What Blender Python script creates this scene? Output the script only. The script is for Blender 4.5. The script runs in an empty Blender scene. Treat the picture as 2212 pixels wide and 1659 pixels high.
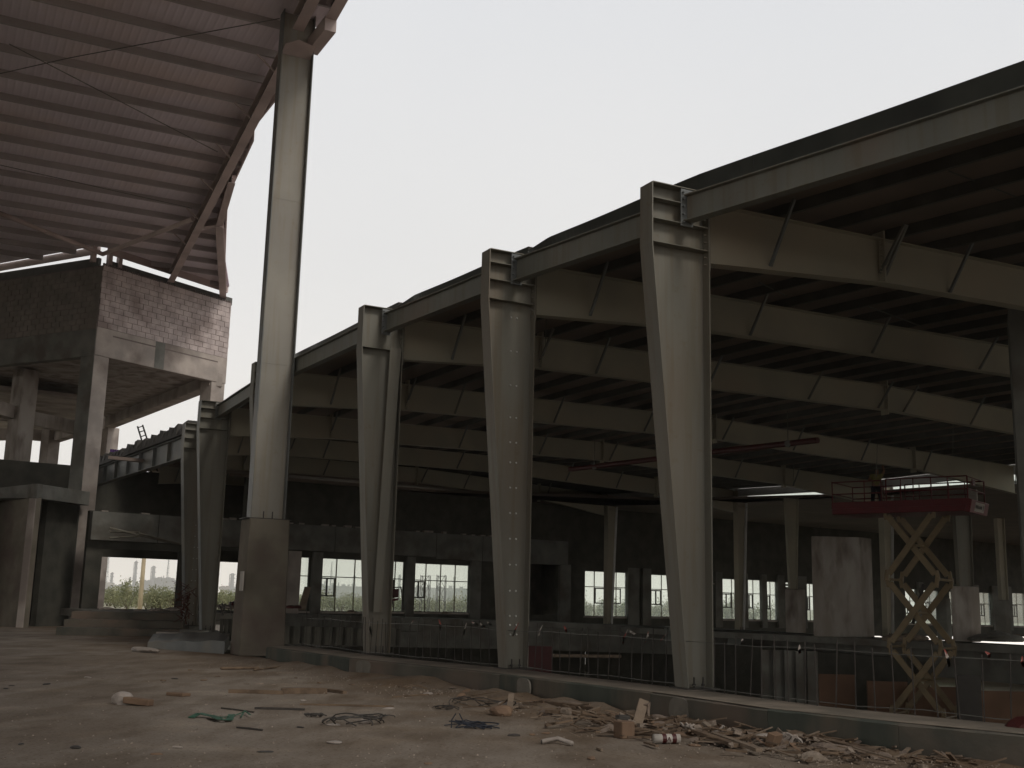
import bpy, bmesh, math, random
from mathutils import Vector as V, Matrix
random.seed(7)
S = bpy.context.scene
# ------------------------------------------------------------------ camera
F = 2450.0; W2 = 1106.0; H2 = 829.5; EYE = 1.6          # focal length and centre of a 2212-pixel-wide view
up = V((1420 - W2, -(-11900 - H2), -F)).normalized()
fw = V((0, 0, -1)); Yc = (fw - up * fw.dot(up)).normalized(); Xc = Yc.cross(up)
R = Matrix((Xc, Yc, up))                                  # camera axes -> world
def ray(x, y): return R @ V(((x - W2) / F, -(y - H2) / F, -1))
def PD(x, y, d):                                          # point seen at pixel x,y at forward distance d
    r = ray(x, y); p = r * (d / r.y); p.z += EYE; return p
def G(x, y, z=0.0):                                       # point seen at pixel x,y at height z
    r = ray(x, y); p = r * ((z - EYE) / r.z); p.z += EYE; return p
def PV(x, y, P, az):                                      # point seen at pixel x,y on the upright plane through P heading az
    n = V((-math.cos(az), math.sin(az), 0)); r = ray(x, y); p = r * (n.dot(V((P[0], P[1], 0))) / n.dot(r)); p.z += EYE; return p
def dr(az): a = math.radians(az); return V((math.sin(a), math.cos(a), 0))
cd = bpy.data.cameras.new('camera'); cam = bpy.data.objects.new('camera', cd); S.collection.objects.link(cam)
cam.matrix_world = Matrix.Translation((0, 0, EYE)) @ R.to_4x4()
cd.sensor_width = 36; cd.lens = F / 2212 * 36; cd.clip_start = 0.1; cd.clip_end = 20000
S.camera = cam; S.render.resolution_x = 1024; S.render.resolution_y = 768
# ------------------------------------------------------------------ sky, sun, exposure
SUN_EL, SUN_AZ = 42, 138                                  # azimuth clockwise from +Y
w = bpy.data.worlds.new('World'); S.world = w; w.use_nodes = True; nt = w.node_tree; nt.nodes.clear()
sky = nt.nodes.new('ShaderNodeTexSky'); sky.sky_type = 'NISHITA'; sky.sun_disc = False
sky.sun_elevation = math.radians(SUN_EL); sky.sun_rotation = math.radians(SUN_AZ)
sky.air_density = 1.0; sky.dust_density = 8.0; sky.ozone_density = 1.0
# hazy overcast: the clear sky is veiled by an even grey-white cloud layer
ms = nt.nodes.new('ShaderNodeMix'); ms.data_type = 'RGBA'; ms.inputs[0].default_value = 0.9
tc = nt.nodes.new('ShaderNodeTexCoord'); sp = nt.nodes.new('ShaderNodeSeparateXYZ'); cr = nt.nodes.new('ShaderNodeValToRGB')
nt.links.new(tc.outputs['Generated'], sp.inputs[0]); nt.links.new(sp.outputs['Z'], cr.inputs[0])
e = cr.color_ramp.elements; e[0].position = 0.0; e[0].color = (12.0, 11.2, 10.1, 1); e[1].position = 0.75; e[1].color = (6.3, 6.6, 7.1, 1)
m = e.new(0.10); m.color = (8.6, 8.3, 7.9, 1); m = e.new(0.3); m.color = (7.5, 7.42, 7.3, 1)
cn = nt.nodes.new('ShaderNodeTexNoise'); cn.inputs['Scale'].default_value = 1.6; cn.inputs['Detail'].default_value = 5; nt.links.new(tc.outputs['Generated'], cn.inputs[0])
c2_ = nt.nodes.new('ShaderNodeValToRGB'); c2_.color_ramp.elements[0].position = .3; c2_.color_ramp.elements[0].color = (.95, .955, .965, 1); c2_.color_ramp.elements[1].position = .7; c2_.color_ramp.elements[1].color = (1.03, 1.025, 1.02, 1); nt.links.new(cn.outputs[0], c2_.inputs[0])
mc = nt.nodes.new('ShaderNodeMix'); mc.data_type = 'RGBA'; mc.blend_type = 'MULTIPLY'; mc.inputs[0].default_value = 1; nt.links.new(cr.outputs[0], mc.inputs[6]); nt.links.new(c2_.outputs[0], mc.inputs[7])
nt.links.new(sky.outputs[0], ms.inputs[6]); nt.links.new(mc.outputs[2], ms.inputs[7])
bg = nt.nodes.new('ShaderNodeBackground'); bg.inputs[1].default_value = 0.118
wo = nt.nodes.new('ShaderNodeOutputWorld'); nt.links.new(ms.outputs[2], bg.inputs[0]); nt.links.new(bg.outputs[0], wo.inputs[0])
sl = bpy.data.lights.new('sun', 'SUN'); sl.energy = 1.15; sl.angle = math.radians(14); sl.color = (1, 0.93, 0.84)
so = bpy.data.objects.new('sun', sl); S.collection.objects.link(so)
sd = dr(SUN_AZ) * math.cos(math.radians(SUN_EL)) + V((0, 0, math.sin(math.radians(SUN_EL))))
so.rotation_euler = sd.to_track_quat('Z', 'Y').to_euler()
S.view_settings.view_transform = 'Standard'; S.view_settings.look = 'None'; S.view_settings.exposure = 0.0; S.view_settings.gamma = 1
S.cycles.max_bounces = 8; S.cycles.diffuse_bounces = 5; S.cycles.transparent_max_bounces = 16; S.cycles.volume_bounces = 1
# ------------------------------------------------------------------ materials
def mat(name, c1, c2=None, scale=3.0, rough=0.85, bump=0.0, metal=0.0, c3=None, s2=0.35, detail=6, spec=0.35, stretch=(1, 1, 1), bscale=None, lo=0.35, hi=0.65, streak=0):
    M = bpy.data.materials.new(name); M.use_nodes = True; n = M.node_tree.nodes; L = M.node_tree.links; b = n['Principled BSDF']
    b.inputs['Roughness'].default_value = rough; b.inputs['Metallic'].default_value = metal; b.inputs['Specular IOR Level'].default_value = spec
    g = n.new('ShaderNodeNewGeometry'); mp = n.new('ShaderNodeMapping'); mp.inputs['Scale'].default_value = stretch; L.new(g.outputs['Position'], mp.inputs['Vector'])
    t = n.new('ShaderNodeTexNoise'); t.inputs['Scale'].default_value = scale; t.inputs['Detail'].default_value = detail; L.new(mp.outputs[0], t.inputs['Vector'])
    r = n.new('ShaderNodeValToRGB'); c2 = c2 or tuple(x * 0.8 for x in c1)
    r.color_ramp.elements[0].position = lo; r.color_ramp.elements[0].color = (*c2, 1); r.color_ramp.elements[1].position = hi; r.color_ramp.elements[1].color = (*c1, 1)
    L.new(t.outputs[0], r.inputs[0]); out = r.outputs[0]
    if c3:
        t2 = n.new('ShaderNodeTexNoise'); t2.inputs['Scale'].default_value = scale * s2; t2.inputs['Detail'].default_value = 4; L.new(mp.outputs[0], t2.inputs['Vector'])
        r2 = n.new('ShaderNodeValToRGB'); r2.color_ramp.elements[0].position = 0.48; r2.color_ramp.elements[0].color = (0, 0, 0, 1); r2.color_ramp.elements[1].position = 0.68; r2.color_ramp.elements[1].color = (1, 1, 1, 1)
        L.new(t2.outputs[0], r2.inputs[0]); mx = n.new('ShaderNodeMix'); mx.data_type = 'RGBA'; L.new(r2.outputs[0], mx.inputs[0]); L.new(out, mx.inputs[6]); mx.inputs[7].default_value = (*c3, 1); out = mx.outputs[2]
    if streak:
        mp2 = n.new('ShaderNodeMapping'); mp2.inputs['Scale'].default_value = (1, 1, .05); L.new(g.outputs['Position'], mp2.inputs[0]); t4 = n.new('ShaderNodeTexNoise'); t4.inputs['Scale'].default_value = 7; t4.inputs['Detail'].default_value = 6; L.new(mp2.outputs[0], t4.inputs[0])
        t5 = n.new('ShaderNodeTexNoise'); t5.inputs['Scale'].default_value = 4.5; t5.inputs['Detail'].default_value = 8; t5.inputs['Roughness'].default_value = .7; L.new(g.outputs['Position'], t5.inputs[0])
        for tt_, p0, p1, lo_c in ((t4, .36, .5, 1 - streak), (t5, .33, .42, 1 - streak * .8)):
            r4 = n.new('ShaderNodeValToRGB'); r4.color_ramp.elements[0].position = p0; r4.color_ramp.elements[0].color = (lo_c, lo_c * .95, lo_c * .88, 1); r4.color_ramp.elements[1].position = p1; r4.color_ramp.elements[1].color = (1, 1, 1, 1); L.new(tt_.outputs[0], r4.inputs[0])
            m4 = n.new('ShaderNodeMix'); m4.data_type = 'RGBA'; m4.blend_type = 'MULTIPLY'; m4.inputs[0].default_value = 1; L.new(out, m4.inputs[6]); L.new(r4.outputs[0], m4.inputs[7]); out = m4.outputs[2]
    L.new(out, b.inputs['Base Color'])
    if bump:
        t3 = n.new('ShaderNodeTexNoise'); t3.inputs['Scale'].default_value = bscale or scale * 4; t3.inputs['Detail'].default_value = 5; L.new(mp.outputs[0], t3.inputs['Vector'])
        bp = n.new('ShaderNodeBump'); bp.inputs['Strength'].default_value = bump; bp.inputs['Distance'].default_value = 0.05; L.new(t3.outputs[0], bp.inputs['Height']); L.new(bp.outputs[0], b.inputs['Normal'])
    return M
M = {}
M['steel'] = mat('primed_steel', (.195, .188, .156), (.165, .16, .135), 1.6, .55, c3=(.17, .15, .118), s2=.8, bump=.05, stretch=(1, 1, .22), streak=.085)
M['pale_steel'] = mat('daylit_pale_steel', (.75, .76, .76), (.62, .63, .63), 1.2, .5)  # daylight falling on the far steel put into colour as pale
M['steel_far'] = mat('primed_steel_inside', (.40, .37, .285), (.34, .32, .255), .8, .6, c3=(.37, .325, .25), s2=.5)  # lighter copy of the column steel, raised for missing fill light inside
M['beam'] = mat('shade_tinted_beam', (.20, .205, .18), (.165, .17, .15), 1.4, .5, c3=(.19, .165, .135), s2=.6, stretch=(1, 1, .5), streak=.08)  # column paint retinted grey-green for its look in canopy shade
M['steel_grey'] = mat('grey_steel', (.17, .18, .175), (.13, .14, .14), 1.6, .45, c3=(.2, .19, .16))
M['galv'] = mat('galvanised_sheet', (.075, .082, .072), (.05, .055, .05), 1.1, .3, metal=.45, bump=.12, bscale=1.2)
M['bolt'] = mat('zinc_bolt', (.55, .55, .53), None, 8, .4, metal=.6)
M['purlin'] = mat('dark_purlin', (.095, .095, .085), (.07, .07, .062), 2, .6)
M['roof_in'] = mat('roof_lining', (.235, .185, .155), (.18, .145, .125), .6, .8, c3=(.18, .145, .13))
M['conc'] = mat('concrete', (.42, .37, .33), (.29, .26, .235), .9, .9, c3=(.20, .17, .15), s2=.6, bump=.25)
M['conc_dk'] = mat('dark_concrete', (.18, .178, .16), (.12, .122, .108), 1.2, .92, c3=(.10, .09, .075), s2=.7, bump=.25)
M['conc_stain'] = mat('stained_concrete', (.38, .35, .32), (.26, .23, .20), 1.2, .9, c3=(.17, .14, .12), s2=1.3, bump=.25, stretch=(1, 1, .35))
M['curb_top'] = mat('dusty_lit_kerb_top', (.26, .22, .175), (.16, .14, .11), 1.6, .95, bump=.3)  # dust, and lighter than the kerb face for light falling on top
M['conc_pier'] = mat('pier_concrete', (.19, .17, .135), (.13, .115, .09), 1.0, .92, c3=(.12, .095, .08), s2=.7, bump=.35)
M['curb'] = mat('kerb_concrete', (.12, .11, .09), (.075, .075, .062), 1.3, .92, c3=(.15, .115, .09), s2=.55, bump=.3)  # kept dark: canopy shade on the kerb face put into colour
M['curb_green'] = mat('green_stained_concrete', (.08, .088, .072), (.052, .06, .05), 2.2, .9, c3=(.13, .105, .08), s2=.5, bump=.25, stretch=(1, 1, .3))
M['patch'] = mat('fresh_mortar', (.2, .185, .155), (.14, .13, .11), 3, .95, bump=.4)
M['block_left'] = mat('shaded_block', (.22, .20, .175), (.15, .14, .12), 1.6, .95, c3=(.17, .15, .13), s2=.45, bump=.35)  # darker copy of the block: shade on the left wall put into colour
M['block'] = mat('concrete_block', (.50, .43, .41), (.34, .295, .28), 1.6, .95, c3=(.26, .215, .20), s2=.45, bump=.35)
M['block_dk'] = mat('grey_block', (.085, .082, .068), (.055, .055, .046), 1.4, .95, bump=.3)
M['mortar'] = mat('mortar', (.17, .14, .13), None, 4, .95)
M['canopy'] = mat('canopy_sheet', (.86, .79, .85), (.74, .68, .73), .35, .5, c3=(.80, .70, .70), s2=.8, stretch=(1, 1, 1))
def ribs(Mt, ang, period, depth):
    n = Mt.node_tree.nodes; L = Mt.node_tree.links; g = n.new('ShaderNodeNewGeometry'); d = n.new('ShaderNodeVectorMath'); d.operation = 'DOT_PRODUCT'; d.inputs[1].default_value = (math.sin(math.radians(ang)), math.cos(math.radians(ang)), 0); L.new(g.outputs['Position'], d.inputs[0])
    m1 = n.new('ShaderNodeMath'); m1.operation = 'MULTIPLY'; m1.inputs[1].default_value = 6.2832 / period; L.new(d.outputs['Value'], m1.inputs[0]); m2 = n.new('ShaderNodeMath'); m2.operation = 'SINE'; L.new(m1.outputs[0], m2.inputs[0]); m3 = n.new('ShaderNodeMath'); m3.operation = 'POWER'; m4 = n.new('ShaderNodeMath'); m4.operation = 'ABSOLUTE'; L.new(m2.outputs[0], m4.inputs[0]); L.new(m4.outputs[0], m3.inputs[0]); m3.inputs[1].default_value = 6
    bp = n.new('ShaderNodeBump'); bp.inputs['Distance'].default_value = depth; bp.inputs['Strength'].default_value = 1; L.new(m3.outputs[0], bp.inputs['Height']); L.new(bp.outputs[0], n['Principled BSDF'].inputs['Normal'])
ribs(M['canopy'], 63, .5, .011)
M['canopy_steel'] = mat('canopy_steel', (.60, .50, .47), (.50, .42, .40), .7, .6, c3=(.28, .22, .2))
M['canopy_purlin'] = mat('canopy_purlin', (.42, .385, .375), (.35, .32, .31), .6, .6)
M['tall'] = mat('tall_column_paint', (.31, .293, .252), (.255, .243, .212), .5, .6, c3=(.24, .225, .2), s2=.6, bump=.05, streak=.06)
M['iron'] = mat('dark_iron', (.05, .045, .04), None, 5, .6)
M['rebar'] = mat('rusty_rebar', (.06, .052, .045), (.04, .034, .03), 6, .7)
M['wire'] = mat('binding_wire', (.13, .13, .115), None, 5, .5)
M['red'] = mat('red_paint', (.12, .006, .010), (.09, .005, .008), 3, .45)
M['pipe_red'] = mat('red_oxide_pipe', (.06, .010, .009), (.045, .008, .007), 3, .5)
M['yellow'] = mat('tan_yellow_paint', (.21, .155, .085), (.165, .125, .07), 2.5, .5)
M['white'] = mat('white_board', (.42, .39, .35), None, 5, .6)
M['ink'] = mat('black_ink', (.02, .02, .02), None, 5, .6)
M['wood'] = mat('weathered_wood', (.17, .12, .08), (.10, .07, .048), 5, .85, stretch=(1, 1, 1), bump=.2)
M['wood2'] = mat('pale_wood', (.22, .17, .125), (.15, .115, .085), 4, .85, bump=.2)
M['card'] = mat('brown_cardboard', (.19, .125, .08), (.14, .09, .06), 4, .85)
M['plast'] = mat('dirty_plastic_film', (.34, .30, .265), (.23, .20, .175), 4, .5)
M['cloth'] = mat('dusty_sacking', (.21, .165, .13), (.13, .10, .08), 5, .95, bump=.5)
M['green'] = mat('green_strap', (.03, .10, .06), (.02, .07, .04), 5, .5)
M['blue'] = mat('dark_blue_cable', (.025, .03, .042), (.018, .02, .028), 5, .5)
M['stone'] = mat('rubble_stone', (.26, .21, .17), (.16, .13, .10), 7, .95, bump=.5)
M['tape'] = mat('warning_tape', (.3, .07, .055), (.42, .38, .34), 7, .6, lo=.47, hi=.53)
M['tapew'] = mat('white_tape', (.42, .38, .34), None, 7, .6)
M['brown'] = mat('brown_shuttering', (.22, .13, .085), (.165, .10, .065), .9, .9, c3=(.15, .09, .06))
M['frame'] = mat('window_frame', (.12, .115, .10), (.09, .085, .075), 3, .5)
M['frame_y'] = mat('pale_mullion', (.24, .215, .15), (.17, .155, .12), 3, .5)
M['purple'] = mat('purple_sheet', (.20, .07, .40), (.16, .055, .32), 2, .5)
M['pole'] = mat('painted_pole', (.62, .52, .36), (.52, .43, .3), 1, .7)
M['plant'] = mat('refinery_steel', (.16, .17, .19), (.1, .105, .12), .03, .8)
M['plant_w'] = mat('refinery_building', (.3, .26, .22), (.2, .17, .15), .02, .8)
M['skin'] = mat('skin', (.22, .12, .075), None, 5, .7)
M['vest'] = mat('hi_vis_vest', (.24, .21, .075), (.17, .15, .05), 9, .8)
M['trouser'] = mat('dark_trousers', (.02, .022, .03), None, 9, .9)
M['helmet'] = mat('dark_helmet', (.06, .06, .05), None, 9, .5)
M['trunk'] = mat('shrub_wood', (.13, .1, .07), None, 9, .9)
M['leaf'] = mat('shrub_leaf', (.23, .24, .12), (.14, .155, .08), .8, .8, c3=(.28, .27, .15), s2=.6)
M['dryleaf'] = mat('dry_fronds', (.10, .03, .02), (.05, .02, .015), 9, .8)
M['gravel'] = mat('loose_grit', (.3, .25, .2), (.13, .1, .08), 9, .95)
def glassmat(name, tint, refl=.07):
    Mt = bpy.data.materials.new(name); Mt.use_nodes = True; n = Mt.node_tree.nodes; L = Mt.node_tree.links; n.remove(n['Principled BSDF'])
    tr = n.new('ShaderNodeBsdfTransparent'); tr.inputs[0].default_value = (*tint, 1); gl = n.new('ShaderNodeBsdfGlossy'); gl.inputs['Roughness'].default_value = .05
    df = n.new('ShaderNodeBsdfTranslucent'); df.inputs[0].default_value = (.8, .9, .84, 1); m0 = n.new('ShaderNodeMixShader'); m0.inputs[0].default_value = .24
    mx = n.new('ShaderNodeMixShader'); mx.inputs[0].default_value = refl; L.new(tr.outputs[0], m0.inputs[1]); L.new(df.outputs[0], m0.inputs[2]); L.new(m0.outputs[0], mx.inputs[1]); L.new(gl.outputs[0], mx.inputs[2]); L.new(mx.outputs[0], n['Material Output'].inputs[0]); return Mt
M['glass'] = glassmat('dusty_green_glass', (.90, .98, .92))
def skylight():
    Mt = bpy.data.materials.new('translucent_roof_panel'); Mt.use_nodes = True; n = Mt.node_tree.nodes; L = Mt.node_tree.links; n.remove(n['Principled BSDF'])
    df = n.new('ShaderNodeBsdfTranslucent'); df.inputs[0].default_value = (.8, .8, .78, 1); d2 = n.new('ShaderNodeBsdfDiffuse'); d2.inputs[0].default_value = (.5, .5, .48, 1)
    mx = n.new('ShaderNodeMixShader'); mx.inputs[0].default_value = .5; L.new(df.outputs[0], mx.inputs[1]); L.new(d2.outputs[0], mx.inputs[2]); L.new(mx.outputs[0], n['Material Output'].inputs[0]); return Mt
M['sky_panel'] = skylight()
def groundmat():
    Mt = bpy.data.materials.new('dusty_ground'); Mt.use_nodes = True; n = Mt.node_tree.nodes; L = Mt.node_tree.links; b = n['Principled BSDF']; b.inputs['Roughness'].default_value = .95; b.inputs['Specular IOR Level'].default_value = .15
    g = n.new('ShaderNodeNewGeometry')
    def noise(s, d=6, st=(1, 1, 1)):
        mp = n.new('ShaderNodeMapping'); mp.inputs['Scale'].default_value = st; L.new(g.outputs['Position'], mp.inputs[0])
        t = n.new('ShaderNodeTexNoise'); t.inputs['Scale'].default_value = s; t.inputs['Detail'].default_value = d; t.inputs['Roughness'].default_value = .6; L.new(mp.outputs[0], t.inputs[0]); return t.outputs[0]
    def ramp(i, p0, c0, p1, c1):
        r = n.new('ShaderNodeValToRGB'); r.color_ramp.elements[0].position = p0; r.color_ramp.elements[0].color = (*c0, 1); r.color_ramp.elements[1].position = p1; r.color_ramp.elements[1].color = (*c1, 1); L.new(i, r.inputs[0]); return r.outputs[0]
    def mix(f, a, b_, mode='MIX'):
        m_ = n.new('ShaderNodeMix'); m_.data_type = 'RGBA'; m_.blend_type = mode
        L.new(f, m_.inputs[0]) if not isinstance(f, float) else setattr(m_.inputs[0], 'default_value', f)
        L.new(a, m_.inputs[6]); L.new(b_, m_.inputs[7]); return m_.outputs[2]
    base = ramp(noise(.7, 8), .3, (.20, .17, .138), .7, (.265, .232, .195))        # cement screed
    dirt = ramp(noise(2.2, 8), .3, (.13, .092, .06), .7, (.205, .152, .105))         # red-brown soil
    # soil lies thick along the kerb: distance to the kerb line from the position
    sx = n.new('ShaderNodeSeparateXYZ'); L.new(g.outputs['Position'], sx.inputs[0])
    def mth(op, a, b_):
        q = n.new('ShaderNodeMath'); q.operation = op
        for i, v in enumerate((a, b_)):
            if isinstance(v, (int, float)): q.inputs[i].default_value = v
            else: L.new(v, q.inputs[i])
        return q.outputs[0]
    dline = mth('ADD', mth('MULTIPLY', sx.outputs['X'], .86), mth('MULTIPLY', sx.outputs['Y'], .52))   # grows towards the kerb
    f = mth('ADD', mth('MULTIPLY', mth('SUBTRACT', dline, 7.6), .22), mth('MULTIPLY', mth('SUBTRACT', noise(.55, 5), .5), 2.6))
    fm = n.new('ShaderNodeClamp'); L.new(f, fm.inputs[0])
    col = mix(fm.outputs[0], base, dirt)
    dk = ramp(noise(.35, 7, (1, .45, 1)), .42, (.74, .70, .66), .6, (1, 1, 1)); col = mix(1.0, col, dk, 'MULTIPLY')
    mk = ramp(noise(1.7, 9, (1, .3, 1)), .40, (.80, .77, .74), .52, (1, 1, 1)); col = mix(1.0, col, mk, 'MULTIPLY')
    du = ramp(noise(.9, 9), .52, (1, 1, 1), .70, (1.22, 1.2, 1.16)); col = mix(1.0, col, du, 'MULTIPLY')
    sp_ = ramp(noise(22, 6), .36, (.55, .5, .45), .46, (1, 1, 1)); col = mix(.8, col, sp_, 'MULTIPLY')
    L.new(col, b.inputs['Base Color'])
    bp = n.new('ShaderNodeBump'); bp.inputs['Strength'].default_value = .6; bp.inputs['Distance'].default_value = .04; L.new(noise(3.5, 10), bp.inputs['Height']); L.new(bp.outputs[0], b.inputs['Normal'])
    return Mt
M['ground'] = groundmat()
M['sand'] = mat('pale_desert_ground', (.42, .38, .30), (.32, .30, .22), .05, .95, c3=(.24, .25, .15), s2=3)
# ------------------------------------------------------------------ mesh helpers
Z = V((0, 0, 1))
class MB:
    def __init__(s): s.v = []; s.f = []
    def add(s, pts, faces):
        o = len(s.v); s.v += [tuple(p) for p in pts]; s.f += [tuple(i + o for i in f) for f in faces]; return s
    def hexa(s, p):     # p: bottom 4, top 4
        return s.add(p, [(0, 3, 2, 1), (4, 5, 6, 7), (0, 1, 5, 4), (1, 2, 6, 5), (2, 3, 7, 6), (3, 0, 4, 7)])
    def box(s, c, a, b, h):   # centre and three half vectors
        c, a, b, h = V(c), V(a), V(b), V(h)
        return s.hexa([c - a - b - h, c + a - b - h, c + a + b - h, c - a + b - h, c - a - b + h, c + a - b + h, c + a + b + h, c - a + b + h])
    def bar(s, p, q, w_, h_, u=Z, roll=0):   # rectangular bar, w_ sideways, h_ along u
        p, q = V(p), V(q); d = (q - p); 
        if d.length < 1e-6: return s
        d.normalize(); a = d.cross(V(u)); a = a.normalized() if a.length > 1e-4 else d.orthogonal().normalized(); b = a.cross(d)
        return s.box((p + q) / 2, (q - p) / 2, a * (w_ / 2), b * (h_ / 2))
    def ibeam(s, p, q, h_, w_, tf=.02, tw=.014, u=Z):
        p, q, u = V(p), V(q), V(u); d = (q - p).normalized(); a = d.cross(u).normalized(); b = a.cross(d)
        s.bar(p + b * (h_ / 2 - tf / 2), q + b * (h_ / 2 - tf / 2), w_, tf, u); s.bar(p - b * (h_ / 2 - tf / 2), q - b * (h_ / 2 - tf / 2), w_, tf, u)
        return s.bar(p, q, tw, h_ - 2 * tf, u)
    def tube(s, pts, r, n=6, cap=True):
        pts = [V(p) for p in pts]; rings = []; m_ = len(pts); ref = None
        for i, p in enumerate(pts):
            d = (pts[min(i + 1, m_ - 1)] - pts[max(i - 1, 0)]).normalized()
            if ref is None: ref = d.orthogonal().normalized()
            a = (ref - d * ref.dot(d)); a = a.normalized() if a.length > 1e-5 else d.orthogonal().normalized(); ref = a; b = d.cross(a)
            rr = r[i] if isinstance(r, (list, tuple)) else r
            rings.append([p + (a * math.cos(t) + b * math.sin(t)) * rr for t in [2 * math.pi * k / n for k in range(n)]])
        vs = [q for rg in rings for q in rg]; fs = []
        for i in range(m_ - 1):
            for k in range(n): fs.append((i * n + k, i * n + (k + 1) % n, (i + 1) * n + (k + 1) % n, (i + 1) * n + k))
        if cap: fs.append(tuple(range(n - 1, -1, -1))); fs.append(tuple((m_ - 1) * n + k for k in range(n)))
        return s.add(vs, fs)
    def plate(s, pts, t):    # planar polygon given thickness vector t
        n = len(pts); t = V(t); pts = [V(p) for p in pts]
        return s.add(pts + [p + t for p in pts], [tuple(range(n - 1, -1, -1)), tuple(range(n, 2 * n))] + [(i, (i + 1) % n, n + (i + 1) % n, n + i) for i in range(n)])
    def mesh(s, name, smooth=False):
        me = bpy.data.meshes.new(name); me.from_pydata(s.v, [], s.f); me.validate(); 
        b = bmesh.new(); b.from_mesh(me); bmesh.ops.recalc_face_normals(b, faces=b.faces); b.to_mesh(me); b.free()
        if smooth:
            for p in me.polygons: p.use_smooth = True
        return me
    def build(s, name, m_, parent=None, smooth=False, label=None):
        me = s.mesh(name, smooth); me.materials.append(m_ if not isinstance(m_, str) else M[m_])
        return link(name, me, parent, label=label)
def link(name, me, parent=None, loc=None, label=None):
    o = bpy.data.objects.new(name, me); S.collection.objects.link(o)
    L_ = V(loc) if loc is not None else V((0, 0, 0))
    if parent: o.parent = parent; o.location = L_ - V(parent.get('_w', (0, 0, 0)))
    else: o.location = L_
    o['_w'] = tuple(L_)
    if label: o['label'] = label
    return o
def tag(o, label, cat, group=None, kind=None):
    if label: o['label'] = label
    if cat: o['category'] = cat
    if group: o['group'] = group
    if kind: o['kind'] = kind
    return o
def thing(name, loc, label, cat, group=None):
    o = link(name, None, None, loc); o.empty_display_size = .3; return tag(o, label, cat, group)
def single(mb, name, m_, label, cat, group=None, smooth=False): return tag(mb.build(name, m_, None, smooth), label, cat, group)
def struct(o): o['kind'] = 'structure'; return o
def bevel(o, w_=.01, seg=1):
    b = o.modifiers.new('bevel', 'BEVEL'); b.width = w_; b.segments = seg; b.limit_method = 'ANGLE'; return o
# ================================================================== ground with the basement opening
tops = [(574.7, 1397), (753.7, 1421.7), (1035, 1450), (1079, 1456), (1405, 1496), (1657, 1532), (1939.7, 1562), (2212, 1588.7)]
KH = .34
kf = [G(x, y, KH) for x, y in tops]
kf.append(kf[-1] + (kf[-1] - kf[-3]).normalized() * 9)
kf = [kf[0]] + [kf[i] for i in range(1, len(kf))]
def off(pl, d):   # offset an open polyline sideways (away from the camera side)
    out = []
    for i, p in enumerate(pl):
        t = (pl[min(i + 1, len(pl) - 1)] - pl[max(i - 1, 0)]); t.z = 0; t.normalize(); out.append(p + V((-t.y, t.x, 0)) * d)
    return out
kb = off(kf, 1.05)
SLAB = [(222, 1320, .85), (395, 1323, .85), (600, 1327, .85), (780, 1331, .72), (1136, 1342, .6), (1436, 1354, .45), (1590, 1361, .4), (1725, 1369, .4), (2064, 1387, .4), (2300, 1400, .4)]
sl_pts = [G(*p) for p in SLAB]
LOW = -4.6
WA = V((-9.1, 60, 0)); WAZ = math.radians(54.4); WU = V((math.sin(WAZ), math.cos(WAZ), 0)); WN = V((-WU.y, WU.x, 0))   # window wall line; WN points outdoors
def WP(x, y): return PV(x - 0, y, WA, WAZ) if False else wall_pt(x, y)
def wall_pt(x, y):
    r = ray(x, y); k = WN.dot(WA) / WN.dot(r); p = r * k; p.z += EYE; return p
def ws(x, y): p = wall_pt(x, y); return (p - WA).dot(WU), p.z
def W(s, z, o=0): return WA + WU * s + WN * o + Z * z
def tri_sheet(name, outer, holes, z, m_):
    bm = bmesh.new(); es = []
    for lp in [outer] + holes:
        vs = [bm.verts.new((p[0], p[1], z)) for p in lp]
        for i in range(len(vs)): es.append(bm.edges.new((vs[i], vs[(i + 1) % len(vs)])))
    bmesh.ops.triangle_fill(bm, use_beauty=True, edges=es, normal=(0, 0, 1))
    for f in bm.faces:
        if f.normal.z < 0: f.normal_flip()
    me = bpy.data.meshes.new(name); bm.to_mesh(me); bm.free(); me.materials.append(M[m_]); return struct(link(name, me))
kmid = off(kf, .5)
pier0 = G(535, 1415, 0)
hole = [p.copy() for p in reversed(kmid)] + [V((-8.3, 33.5, 0)), V((-11.2, 40.2, 0)), V((-13.3, 46.6, 0)), V((-15.0, 50.5, 0))]
hole += [W(-9, 0, -2.5), W(4, 0, -2.5), W(8, 0, 26), W(62, 0, 26), V((70, 40, 0)), V((40, 2, 0))]
near = [V((-60, -25, 0)), V((60, -25, 0)), V((60, 1, 0)), V((41, 1.5, 0))]
B = 9000
tri_sheet('ground', [(-B, -B), (B, -B), (B, B), (-B, B)], [hole], 0, 'ground')
bm = MB(); lo = [(-16, 4), (75, -2), (90, 130), (-10, 120)]; bm.add([(x, y, LOW) for x, y in lo], [(0, 1, 2, 3)]); struct(bm.build('basement_floor', 'sand'))
# outdoor scrub land beyond the far wall, 4 mm over the dusty ground
bm = MB(); a, b_ = W(-400, .004, 40), W(9, .004, 40); c_, d_ = W(2600, .004, 4500), W(-3000, .004, 4500); bm.add([a, b_, c_, d_], [(0, 1, 2, 3)]); struct(bm.build('scrub_ground', 'sand'))
bm = MB(); a, b_ = W(9.2, .004, 40), W(400, .004, 40); c_, d_ = W(4600, .004, 4500), W(2600.5, .004, 4500); bm.add([a, b_, c_, d_], [(0, 1, 2, 3)]); struct(bm.build('scrub_ground', 'sand'))
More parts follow.
